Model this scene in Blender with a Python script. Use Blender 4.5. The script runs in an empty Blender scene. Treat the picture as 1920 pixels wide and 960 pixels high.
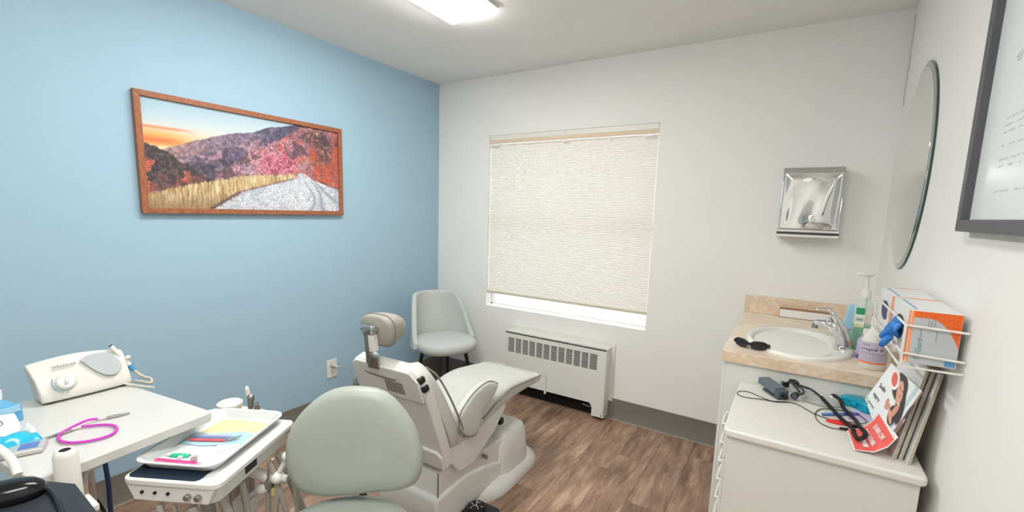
import bpy, bmesh, math, random
import numpy as np
from mathutils import Matrix, Vector
random.seed(7)
PI = math.pi
SC = bpy.context.scene
COL = SC.collection

# ------------------------------------------------------------------ camera
cam_d = bpy.data.cameras.new('camera'); cam = bpy.data.objects.new('camera', cam_d); COL.objects.link(cam)
cam_d.sensor_width = 36.0; cam_d.lens = 846.14 * 36 / 1920
cam_d.shift_x = (960 - 954.18) / 1920; cam_d.shift_y = (515.756 - 480) / 1920
cam_d.clip_start = 0.02
_p, _y, _r = [math.radians(a) for a in (-8.027, 32.0736, 1.6473)]
_fw = Vector((-math.sin(_y) * math.cos(_p), math.cos(_y) * math.cos(_p), math.sin(_p)))
_rt = Vector((math.cos(_y), math.sin(_y), 0)); _up = _rt.cross(_fw)
_rt, _up = _rt * math.cos(_r) + _up * math.sin(_r), -_rt * math.sin(_r) + _up * math.cos(_r)
_m = Matrix((_rt, _up, -_fw)).transposed().to_4x4(); _m.translation = (2.5858, -2.9675, 1.4261)
cam.matrix_world = _m
SC.camera = cam

# ------------------------------------------------------------------ world, exposure
wd = bpy.data.worlds.new('sky'); SC.world = wd; wd.use_nodes = True
_bg = wd.node_tree.nodes['Background']
_bg.inputs[0].default_value = (0.9, 0.95, 1.0, 1); _bg.inputs[1].default_value = 1.5
SC.view_settings.view_transform = 'Standard'; SC.view_settings.look = 'None'
SC.view_settings.gamma = 1.0; SC.view_settings.use_curve_mapping = False
SC.view_settings.exposure = 0.60
LAMP = 19.0          # luminaire diffuser strength

# ------------------------------------------------------------------ helpers
def lin(c):
    if isinstance(c, str):
        c = [int(c[i:i + 2], 16) / 255 for i in (0, 2, 4)]
    return tuple((x / 12.92 if x <= .04045 else ((x + .055) / 1.055) ** 2.4) for x in c[:3])

MATS = {}
def mat(name, col='ffffff', rough=.5, metal=0, var=.04, vscale=30, bump=0, bscale=200, trans=0, alpha=1, ior=1.45,
        emit=0, coat=0, spec=.5, attr=None, sub=0):
    if name in MATS: return MATS[name]
    m = bpy.data.materials.new(name); m.use_nodes = True; nt = m.node_tree; N = nt.nodes; L = nt.links
    b = N['Principled BSDF']; c = lin(col)
    b.inputs['Roughness'].default_value = rough; b.inputs['Metallic'].default_value = metal
    b.inputs['IOR'].default_value = ior; b.inputs['Specular IOR Level'].default_value = spec
    if trans: b.inputs['Transmission Weight'].default_value = trans
    if coat: b.inputs['Coat Weight'].default_value = coat
    if alpha < 1: b.inputs['Alpha'].default_value = alpha
    if attr:
        a = N.new('ShaderNodeVertexColor'); a.layer_name = attr; L.new(a.outputs[0], b.inputs['Base Color'])
    elif var:
        tc = N.new('ShaderNodeTexCoord'); nz = N.new('ShaderNodeTexNoise'); nz.inputs['Scale'].default_value = vscale
        nz.inputs['Detail'].default_value = 4
        L.new(tc.outputs['Object'], nz.inputs['Vector'])
        r = N.new('ShaderNodeValToRGB'); L.new(nz.outputs[0], r.inputs[0])
        r.color_ramp.elements[0].position = .3; r.color_ramp.elements[1].position = .7
        r.color_ramp.elements[0].color = tuple(x * (1 - var) for x in c) + (1,)
        r.color_ramp.elements[1].color = tuple(min(1, x * (1 + var)) for x in c) + (1,)
        L.new(r.outputs[0], b.inputs['Base Color'])
    else: b.inputs['Base Color'].default_value = c + (1,)
    if bump:
        tc = N.new('ShaderNodeTexCoord'); nz = N.new('ShaderNodeTexNoise'); nz.inputs['Scale'].default_value = bscale
        nz.inputs['Detail'].default_value = 3; L.new(tc.outputs['Object'], nz.inputs['Vector'])
        bp = N.new('ShaderNodeBump'); bp.inputs['Strength'].default_value = bump; bp.inputs['Distance'].default_value = .002
        L.new(nz.outputs[0], bp.inputs['Height']); L.new(bp.outputs[0], b.inputs['Normal'])
    if emit:
        b.inputs['Emission Color'].default_value = c + (1,); b.inputs['Emission Strength'].default_value = emit
    MATS[name] = m
    return m

MW = {}   # world matrix of things and of their parts
def tag(o, label=None, cat=None, group=None, kind=None):
    for k, v in (('label', label), ('category', cat), ('group', group), ('kind', kind)):
        if v: o[k] = v
    return o
def thing(name, label, cat, loc=(0, 0, 0), rz=0, group=None, matrix=None):
    o = bpy.data.objects.new(name, None); COL.objects.link(o); o.empty_display_size = .05
    M = matrix if matrix is not None else Matrix.Translation(loc) @ Matrix.Rotation(rz, 4, 'Z')
    o.matrix_world = M; MW[o] = M.copy()
    return tag(o, label, cat, group)

def frame(o, x, y, z=None):
    x = Vector(x).normalized(); y = Vector(y); y = (y - x * y.dot(x)).normalized(); z = x.cross(y)
    M = Matrix((x, y, z)).transposed().to_4x4(); M.translation = o
    return M

def crv(pts, n=8, closed=False):
    P = [np.array(p, float) for p in pts]; out = []; k = len(P)
    for i in range(k if closed else k - 1):
        if closed: a, b, c, d = P[(i - 1) % k], P[i], P[(i + 1) % k], P[(i + 2) % k]
        else:
            b, c = P[i], P[i + 1]; a = P[i - 1] if i else 2 * b - c; d = P[i + 2] if i + 2 < k else 2 * c - b
        for j in range(n):
            t = j / n
            out.append(.5 * (2 * b + (c - a) * t + (2 * a - 5 * b + 4 * c - d) * t * t + (3 * b - a - 3 * c + d) * t ** 3))
    if not closed: out.append(P[-1])
    return [tuple(p) for p in out]

class MB:
    def __init__(s): s.v = []; s.f = []; s.uvcol = None
    def add(s, vs, fs, M=None):
        o = len(s.v)
        s.v += [tuple(M @ Vector(p)) if M is not None else tuple(p) for p in vs]
        s.f += [tuple(o + i for i in f) for f in fs]; return s
    def box(s, x0, x1, y0, y1, z0, z1, M=None):
        vs = [(x, y, z) for z in (z0, z1) for y in (y0, y1) for x in (x0, x1)]
        return s.add(vs, [(0, 2, 3, 1), (4, 5, 7, 6), (0, 1, 5, 4), (2, 6, 7, 3), (0, 4, 6, 2), (1, 3, 7, 5)], M)
    def prism(s, poly, a, b, axis='z', M=None):
        n = len(poly)
        def P(p, h):
            return {'z': (p[0], p[1], h), 'x': (h, p[0], p[1]), 'y': (p[0], h, p[1])}[axis]
        vs = [P(p, a) for p in poly] + [P(p, b) for p in poly]
        fs = [tuple(range(n))[::-1], tuple(range(n, 2 * n))] + [(i, (i + 1) % n, n + (i + 1) % n, n + i) for i in range(n)]
        return s.add(vs, fs, M)
    def loft(s, rings, cap=True, closed=False, M=None):
        n = len(rings[0]); vs = [p for r in rings for p in r]; fs = []
        k = len(rings)
        for i in range(k if closed else k - 1):
            for j in range(n):
                a, b = i * n, ((i + 1) % k) * n
                fs.append((a + j, a + (j + 1) % n, b + (j + 1) % n, b + j))
        if cap and not closed:
            fs.append(tuple(range(n))[::-1]); fs.append(tuple(range((k - 1) * n, k * n)))
        return s.add(vs, fs, M)
    def tube(s, pts, r, n=10, cap=True, M=None, flat=None):
        P = [Vector(p) for p in pts]; k = len(P); R = r if isinstance(r, (list, tuple)) else [r] * k
        T = [((P[min(i + 1, k - 1)] - P[max(i - 1, 0)]).normalized()) for i in range(k)]
        ref = Vector((0, 0, 1)) if abs(T[0].z) < .9 else Vector((1, 0, 0))
        u = (ref - T[0] * ref.dot(T[0])).normalized(); rings = []
        for i in range(k):
            u = (u - T[i] * u.dot(T[i]))
            u = u.normalized() if u.length > 1e-6 else T[i].orthogonal().normalized()
            w = T[i].cross(u)
            fl = flat or 1
            rings.append([tuple(P[i] + (u * math.cos(q) * fl + w * math.sin(q)) * R[i]) for q in [2 * PI * j / n for j in range(n)]])
        return s.loft(rings, cap, M=M)
    def lathe(s, prof, c=(0, 0, 0), n=24, M=None, sx=1, sy=1):
        rings = [[(c[0] + r * sx * math.cos(2 * PI * j / n), c[1] + r * sy * math.sin(2 * PI * j / n), c[2] + z) for j in range(n)] for r, z in prof]
        return s.loft(rings, True, M=M)
    def cyl(s, a, b, r, n=16, r2=None):
        return s.tube([a, b], [r, r if r2 is None else r2], n)
    def ell(s, c, rx, ry, rz, n=16, k=8, M=None):
        rings = []
        for i in range(k + 1):
            q = -PI / 2 + PI * i / k; q = max(-PI / 2 + .05, min(PI / 2 - .05, q))
            rings.append([(c[0] + rx * math.cos(q) * math.cos(2 * PI * j / n), c[1] + ry * math.cos(q) * math.sin(2 * PI * j / n), c[2] + rz * math.sin(q)) for j in range(n)])
        return s.loft(rings, True, M=M)
    def grid(s, fn, nu, nv, M=None):
        vs = [fn(i / nu, j / nv) for j in range(nv + 1) for i in range(nu + 1)]
        fs = [(j * (nu + 1) + i, j * (nu + 1) + i + 1, (j + 1) * (nu + 1) + i + 1, (j + 1) * (nu + 1) + i) for j in range(nv) for i in range(nu)]
        return s.add(vs, fs, M)
    def build(s, name, m, parent=None, w=True, smooth=40, bevel=0, seg=2, sub=0, solid=0, label=None, cat=None, group=None, kind=None, soff=0):
        me = bpy.data.meshes.new(name); V = s.v; loc = None
        if parent is not None:
            Mp = MW[parent]
            if w:
                I = Mp.inverted(); V = [tuple(I @ Vector(p)) for p in V]
        else:
            A = np.array(V); loc = Vector(((A[:, 0].min() + A[:, 0].max()) / 2, (A[:, 1].min() + A[:, 1].max()) / 2, A[:, 2].min()))
            V = [tuple(Vector(p) - loc) for p in V]
        me.from_pydata(V, [], s.f); me.validate(); me.update()
        bm = bmesh.new(); bm.from_mesh(me); bmesh.ops.recalc_face_normals(bm, faces=bm.faces); bm.to_mesh(me); bm.free()
        if smooth:
            me.polygons.foreach_set('use_smooth', [True] * len(me.polygons))
            me.set_sharp_from_angle(angle=math.radians(smooth))
        if m is not None: me.materials.append(mat(*m) if isinstance(m, tuple) else m)
        o = bpy.data.objects.new(name, me); COL.objects.link(o)
        if parent is not None: o.parent = parent; MW[o] = MW[parent]
        else: o.location = loc; MW[o] = Matrix.Translation(loc)
        if solid:
            q = o.modifiers.new('thick', 'SOLIDIFY'); q.thickness = solid; q.offset = soff
        if bevel:
            q = o.modifiers.new('bevel', 'BEVEL'); q.width = bevel; q.segments = seg; q.limit_method = 'ANGLE'; q.angle_limit = math.radians(35)
            q.harden_normals = True
        if sub:
            q = o.modifiers.new('sub', 'SUBSURF'); q.levels = sub; q.render_levels = sub
        return tag(o, label, cat, group, kind)

def text(body, size, M, m, parent, name='lettering', ext=.0002, align='LEFT', xs=1, bold=0):
    c = bpy.data.curves.new(name, 'FONT'); c.body = body; c.size = size; c.extrude = ext; c.align_x = align; c.offset = bold
    c.resolution_u = 3
    t_ = bpy.data.objects.new('font_source', c); COL.objects.link(t_)
    bpy.context.view_layer.update()
    me = bpy.data.meshes.new_from_object(t_.evaluated_get(bpy.context.evaluated_depsgraph_get()))
    bpy.data.objects.remove(t_); bpy.data.curves.remove(c)
    me.materials.clear(); me.materials.append(m)
    o = bpy.data.objects.new(name, me); COL.objects.link(o); o.parent = parent
    o.matrix_local = MW[parent].inverted() @ M @ Matrix.Diagonal((xs, 1, 1, 1)); MW[o] = MW[parent]
    return o

def sup(hx, hy, e=4, n=32):      # superellipse outline
    out = []
    for i in range(n):
        q = 2 * PI * i / n; c, d = math.cos(q), math.sin(q)
        out.append((hx * math.copysign(abs(c) ** (2 / e), c), hy * math.copysign(abs(d) ** (2 / e), d)))
    return out
def rrect(x0, x1, y0, y1, r, n=5):
    out = []
    for cx, cy, a in ((x1 - r, y1 - r, 0), (x0 + r, y1 - r, 90), (x0 + r, y0 + r, 180), (x1 - r, y0 + r, 270)):
        for i in range(n + 1):
            q = math.radians(a + 90 * i / n); out.append((cx + r * math.cos(q), cy + r * math.sin(q)))
    return out

# value-noise fbm for printed pictures
_rng = np.random.RandomState(3); _tab = _rng.rand(256, 256)
def vnoise(x, y):
    xi = np.floor(x).astype(int); yi = np.floor(y).astype(int); fx = x - xi; fy = y - yi
    fx = fx * fx * (3 - 2 * fx); fy = fy * fy * (3 - 2 * fy)
    g = lambda a, b: _tab[a & 255, b & 255]
    return (g(xi, yi) * (1 - fx) + g(xi + 1, yi) * fx) * (1 - fy) + (g(xi, yi + 1) * (1 - fx) + g(xi + 1, yi + 1) * fx) * fy
def fbm(x, y, o=4):
    s = 0; a = .5; t = 0
    for i in range(o): s = s + a * vnoise(x * 2 ** i + 17 * i, y * 2 ** i + 31 * i); t += a; a *= .5
    return s / t
def sst(a, b, x): t = np.clip((x - a) / (b - a + 1e-9), 0, 1); return t * t * (3 - 2 * t)
def mixc(img, c, m):
    c = np.array(c if not isinstance(c, str) else [int(c[i:i + 2], 16) / 255 for i in (0, 2, 4)])
    return img * (1 - m[..., None]) + c * m[..., None]
def print_sheet(name, fn, img, m, parent, **kw):
    # a flat sheet that carries a printed picture as point colours; img is h x w x 3 in display values, row 0 at the bottom
    h, w_ = img.shape[:2]; b = MB(); b.grid(fn, w_ - 1, h - 1); o = b.build(name, m, parent, smooth=40, **kw)
    ca = o.data.color_attributes.new('print', 'FLOAT_COLOR', 'POINT')
    c = np.clip(img, 0, 1); c = np.where(c <= .04045, c / 12.92, ((c + .055) / 1.055) ** 2.4)
    ca.data.foreach_set('color', np.concatenate([c, np.ones((h, w_, 1))], 2).astype(np.float32).ravel())
    return o
PRINT = None

# ------------------------------------------------------------------ shared materials
M_wall = mat('white wall paint', 'efeeea', .75, bump=.12, bscale=140, var=.012, vscale=3, spec=.3)
M_ceil = mat('ceiling paint', 'f1f0ec', .85, bump=.1, bscale=110, var=.012, vscale=3, spec=.2)
M_blue = mat('blue wall paint', 'a2c1d4', .62, bump=.2, bscale=120, var=.012, vscale=3, spec=.35)
M_base = mat('grey rubber base', '78736b', .55, var=.03)
M_white = mat('white plastic', 'e2e0d8', .35, var=.015)
M_ivory = mat('ivory plastic', 'dededa', .35, var=.02)
M_metalw = mat('white enamel', 'e4e4dd', .35, var=.015)
M_chrome = mat('chrome', 'd8d8d8', .06, 1, var=0)
M_steel = mat('brushed steel', 'aaa8a4', .3, 1, var=.05, vscale=80)
M_black = mat('black plastic', '17181b', .35, var=.1)
M_dark = mat('dark grey plastic', '33363c', .4, var=.08)
M_hole = mat('dark slot', '0c0b0a', .8, var=.1)
M_vinyl = mat('grey green vinyl', 'a3aaa1', .38, var=.03, vscale=8, bump=.05, bscale=500)
M_taupe = mat('pale grey upholstery', 'c6c7c1', .42, var=.03, vscale=9, bump=.06, bscale=400)
M_taupe2 = mat('taupe upholstery', '9c988f', .5, var=.04, vscale=9, bump=.06, bscale=400)
M_pipe = mat('dark seam', '7c7a73', .6)
M_cable_w = mat('pale cord', 'cfcabf', .5)
M_print = mat('printed paper', attr='print', rough=.55)
M_gloss = mat('glossy print', attr='print', rough=.3)
M_paper = mat('white paper', 'eeeeec', .7, var=.02)
M_ink = mat('dark ink', '3a3d44', .7)
M_clear = mat('clear plastic', 'f2f6f6', .08, trans=1, ior=1.12, var=0)
M_glass = mat('window glass', 'ffffff', .02, trans=1, ior=1.02, var=0)

# ------------------------------------------------------------------ room shell
W, H, YF = 2.97, 2.44, -4.3
fb = MB(); fb.box(0, W, YF, 0, -.08, -.006)
floor = fb.build('floor', mat('dark underlay', '2c241f', .8), kind='structure', label='brown wood-look plank floor with rustic grain')
def wood_mat():
    m = bpy.data.materials.new('rustic wood plank'); m.use_nodes = True; N = m.node_tree.nodes; L = m.node_tree.links; b = N['Principled BSDF']
    tc = N.new('ShaderNodeTexCoord'); oi = N.new('ShaderNodeObjectInfo')
    mul = N.new('ShaderNodeMath'); mul.operation = 'MULTIPLY'; mul.inputs[1].default_value = 37; L.new(oi.outputs['Random'], mul.inputs[0])
    cx = N.new('ShaderNodeCombineXYZ'); L.new(mul.outputs[0], cx.inputs[0]); L.new(mul.outputs[0], cx.inputs[1])
    ad = N.new('ShaderNodeVectorMath'); ad.operation = 'ADD'; L.new(tc.outputs['Object'], ad.inputs[0]); L.new(cx.outputs[0], ad.inputs[1])
    def noise(scale, det, sx, sy, rough=.6):
        mp = N.new('ShaderNodeMapping'); mp.inputs['Scale'].default_value = (sx, sy, 1); L.new(ad.outputs[0], mp.inputs[0])
        n = N.new('ShaderNodeTexNoise'); n.inputs['Scale'].default_value = scale; n.inputs['Detail'].default_value = det; n.inputs['Roughness'].default_value = rough
        n.inputs['Distortion'].default_value = .3
        L.new(mp.outputs[0], n.inputs['Vector']); return n
    def ramp(n, *st):
        r = N.new('ShaderNodeValToRGB'); L.new(n.outputs[0], r.inputs[0]); e = r.color_ramp.elements
        while len(e) < len(st): e.new(.5)
        for q, (p, c) in zip(e, st): q.position = p; q.color = lin(c) + (1,)
        return r
    g = ramp(noise(6, 10, 3.4, .5, .74), (.27, '664f41'), (.42, '957a68'), (.56, 'b39884'), (.74, 'd6bfaa'))
    big = ramp(noise(2.6, 4, 2.2, .6), (.3, '5f5a58'), (.52, '8f8478'), (.7, 'e2d6c6'))
    mx = N.new('ShaderNodeMix'); mx.data_type = 'RGBA'; mx.blend_type = 'SOFT_LIGHT'; mx.inputs[0].default_value = .75
    L.new(g.outputs[0], mx.inputs[6]); L.new(big.outputs[0], mx.inputs[7])
    hv = N.new('ShaderNodeHueSaturation'); L.new(mx.outputs[2], hv.inputs['Color'])
    mr = N.new('ShaderNodeMapRange'); mr.inputs[3].default_value = .92; mr.inputs[4].default_value = 1.12
    L.new(oi.outputs['Random'], mr.inputs[0]); L.new(mr.outputs[0], hv.inputs['Value']); hv.inputs['Saturation'].default_value = .95
    L.new(hv.outputs[0], b.inputs['Base Color'])
    b.inputs['Roughness'].default_value = .42; b.inputs['Specular IOR Level'].default_value = .4
    bp = N.new('ShaderNodeBump'); bp.inputs['Strength'].default_value = .25; bp.inputs['Distance'].default_value = .002
    fine = noise(40, 6, 6, .6); L.new(fine.outputs[0], bp.inputs['Height']); L.new(bp.outputs[0], b.inputs['Normal'])
    return m
M_wood = wood_mat()
PW, PL = .182, 1.22
meshes = {}
def plank(x0, x1, y0, y1):
    key = (round(x1 - x0, 3), round(y1 - y0, 3))
    if key not in meshes:
        hx, hy = key[0] / 2 - .0003, key[1] / 2 - .0003; c = .001
        vs = [(-hx, -hy, -.006), (hx, -hy, -.006), (hx, hy, -.006), (-hx, hy, -.006), (-hx, -hy, -c), (hx, -hy, -c), (hx, hy, -c), (-hx, hy, -c),
              (-hx + c, -hy + c, 0), (hx - c, -hy + c, 0), (hx - c, hy - c, 0), (-hx + c, hy - c, 0)]
        fs = [(0, 1, 5, 4), (1, 2, 6, 5), (2, 3, 7, 6), (3, 0, 4, 7), (4, 5, 9, 8), (5, 6, 10, 9), (6, 7, 11, 10), (7, 4, 8, 11), (8, 9, 10, 11)]
        me = bpy.data.meshes.new('plank'); me.from_pydata(vs, [], fs); me.materials.append(M_wood); meshes[key] = me
    o = bpy.data.objects.new('plank', meshes[key]); COL.objects.link(o); o.parent = floor
    o.location = Vector(((x0 + x1) / 2, (y0 + y1) / 2, 0)) - MW[floor].translation
x = 0.0; row = 0
while x < W - .001:
    x1 = min(W, x + PW); y = 0.0; first = [.45, .86, .22, 1.05, .64][row % 5]
    while y > YF + .001:
        y1 = max(YF, y - (first if y == 0 else PL)); plank(x, x1, y1, y); y = y1
    x = x1; row += 1

MB().box(-.12, W + .12, YF - .12, .16, H, H + .1).build('ceiling', M_ceil, kind='structure', label='plain off-white painted ceiling')
MB().box(-.12, 0, YF, .0, -.08, H).build('wall_left', M_blue, kind='structure', label='light blue painted accent wall behind the picture')
MB().box(W, W + .12, YF, .0, -.08, H).build('wall_right', M_wall, kind='structure', label='white wall carrying the oval mirror')
WX0, WX1, WZ0, WZ1 = .512, 1.808, .663, 2.003
wb = MB(); wb.box(-.12, WX0, 0, .16, -.08, H); wb.box(WX1, W + .12, 0, .16, -.08, H)
wb.box(WX0, WX1, 0, .16, -.08, WZ0); wb.box(WX0, WX1, 0, .16, WZ1, H)
wb.build('wall_back', M_wall, kind='structure', label='white wall around the shaded window', smooth=0)
DX0, DX1 = .5, 1.4
wf = MB(); wf.box(-.12, DX0, YF - .12, YF, -.08, H); wf.box(DX1, W + .12, YF - .12, YF, -.08, H); wf.box(DX0, DX1, YF - .12, YF, 2.05, H)
wf.build('wall_front', M_wall, kind='structure', label='white wall with the doorway facing the window', smooth=0)
dr = MB().box(DX0, DX1, YF - .1, YF - .06, -.006, 2.05).build('door_1', mat('door paint', 'dcdad2', .45), kind='structure', label='white flush door')
MB().lathe([(.012, 0), (.012, .03), (.026, .04), (.03, .055), (.024, .07)], n=16, M=Matrix.Translation((DX1 - .08, YF - .06, .95)) @ Matrix.Rotation(-PI / 2, 4, 'X')).build('door_handle', M_steel, dr)
# rubber cove base
bl = MB(); bl.prism([(0, .0), (.018, .0), (.008, .012), (.006, .145), (0, .146)], YF, 0, 'y')
bl.build('baseboard_left', M_base, kind='structure', label='grey rubber base along the blue wall')
bk = MB(); bk.prism([(0, 0), (-.018, 0), (-.008, .012), (-.006, .145), (0, .146)], .008, 2.395, 'x')
bk.build('baseboard_back', M_base, kind='structure', label='grey rubber base along the window wall')

MB().box(.018, .024, YF, 0, .0, .003).build('toe_highlight', mat('painted toe highlight', 'b3aea5', .6), bpy.data.objects['baseboard_left'])  # pale strips paint in the light caught along the cove toe
MB().box(.026, 2.395, -.024, -.018, .0, .003).build('toe_highlight', mat('painted toe highlight'), bpy.data.objects['baseboard_back'])
# window behind the shade
win = thing('window_1', 'white framed window behind the pleated shade', None, ((WX0 + WX1) / 2, .1, WZ0)); win['kind'] = 'structure'
del_cat = None
f = MB()
for a in ((WX0, WX0 + .012, WZ0, WZ1), (WX1 - .012, WX1, WZ0, WZ1), (WX0, WX1, WZ0, WZ0 + .016), (WX0, WX1, WZ1 - .05, WZ1), (WX0, WX1, 1.32, 1.36)):
    f.box(a[0], a[1], .08, .13, a[2], a[3])
f.build('window_frame', mat('window frame paint', 'f0efea', .4), win, smooth=0)
MB().box(WX0 + .012, WX1 - .012, .1, .104, WZ0 + .016, 1.32).build('pane', M_glass, win, smooth=0)
MB().box(WX0 + .012, WX1 - .012, .1, .104, 1.36, WZ1 - .05).build('pane', M_glass, win, smooth=0)
MB().box(WX0 - .004, WX1 + .004, -.0012, .13, WZ0 - .001, WZ0 + .004).build('window_sill', mat('sill paint', 'f6f5f0', .35), win, bevel=.004)

# ceiling luminaires
def luminaire(x0, x1, y0, y1, label):
    t = thing('ceiling_light', label, 'ceiling light', ((x0 + x1) / 2, (y0 + y1) / 2, H - .065), group='fluorescent ceiling fixtures')
    h = MB(); h.box(x0, x1, y0, y1, H - .012, H - .0005)
    h.build('housing', mat('fixture enamel', 'e2e1dc', .5), t, bevel=.003)
    m = mat('lit diffuser', 'fdfcf9', .5, var=0, emit=LAMP)
    d = MB(); d.prism([(x0 + .04, H - .012), (x0 + .06, H - .042), (x1 - .06, H - .042), (x1 - .04, H - .012)], y0 + .012, y1 - .012, 'y')
    d.build('diffuser', m, t, bevel=.006)
luminaire(.88, 1.228, -2.2, -.965, 'lit rectangular fluorescent fixture on the ceiling near the blue wall')
luminaire(1.9, 2.247, -3.6, -2.35, 'unseen second fluorescent fixture added near the door to brighten the room')  # unseen twin fixture behind the camera, added to brighten the room
# ------------------------------------------------------------------ pleated shade in the window
sh = thing('pleated_shade', 'cream pleated shade drawn down over the window', 'window shade', ((WX0 + WX1) / 2, .03, .77))
MB().box(WX0 + .002, WX1 - .002, .002, .06, 1.965, WZ1).build('headrail', mat('shade rail', 'e8e6dc', .4), sh, bevel=.004)
MB().box(WX0 + .004, WX1 - .004, -.004, .004, 1.938, 1.966).build('valance_strip', mat('tan valance', 'e3cdb2', .6), sh, bevel=.002)
for x, w_ in ((.56, .09), (.86, .015), (1.16, .05), (1.48, .015), (1.74, .06)):
    MB().box(x - w_ / 2, x + w_ / 2, -.004, .002, 1.922, 1.936).build('bracket_clip', mat('clip white', 'f6f6f2', .3), sh, bevel=.001)
def fabric_mat():
    m = bpy.data.materials.new('pleated fabric'); m.use_nodes = True; N = m.node_tree.nodes; L = m.node_tree.links; b = N['Principled BSDF']
    b.inputs['Base Color'].default_value = lin('efebe2') + (1,); b.inputs['Roughness'].default_value = .85
    t = N.new('ShaderNodeBsdfTranslucent'); t.inputs[0].default_value = lin('ece8de') + (1,)
    mx = N.new('ShaderNodeMixShader'); mx.inputs[0].default_value = .15
    L.new(b.outputs[0], mx.inputs[1]); L.new(t.outputs[0], mx.inputs[2]); L.new(mx.outputs[0], N['Material Output'].inputs[0])
    return m
NP = 100; pl = MB()
def pleat(u, v):
    k = int(round(v * NP * 2)); return (WX0 + .004 + u * (WX1 - WX0 - .012), .028 + (.002 if k % 2 else -.002), 1.936 - v * (1.936 - .785))
pl.grid(pleat, 1, NP * 2)
fo = pl.build('pleated_fabric', fabric_mat(), sh, smooth=0); fo['kind'] = 'stuff'
MB().box(WX0 + .002, WX1 - .006, .012, .046, .768, .786).build('bottom_rail', mat('shade bottom rail', 'cfc8b6', .5), sh, bevel=.003)

# ------------------------------------------------------------------ framed landscape
py0, py1, pz0, pz1 = -2.0908, -.9867, 1.3694, 1.9248
pt = thing('framed_landscape', 'wide brown-framed landscape print of an autumn valley road at sunset', 'picture', (.0, (py0 + py1) / 2, pz0))
M_fr = mat('brown wood frame', '9a6040', .45, var=.22, vscale=60, bump=.1, bscale=90)
FW = .026
def rail(a, b, c, d):
    MB().prism([a, b, c, d], .002, .03, 'x').build('frame_rail', M_fr, pt, bevel=.002)
rail((py0, pz1), (py1, pz1), (py1 - FW, pz1 - FW), (py0 + FW, pz1 - FW))
rail((py0, pz0), (py1, pz0), (py1 - FW, pz0 + FW), (py0 + FW, pz0 + FW))
rail((py0, pz0), (py0, pz1), (py0 + FW, pz1 - FW), (py0 + FW, pz0 + FW))
rail((py1, pz0), (py1, pz1), (py1 - FW, pz1 - FW), (py1 - FW, pz0 + FW))
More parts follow.
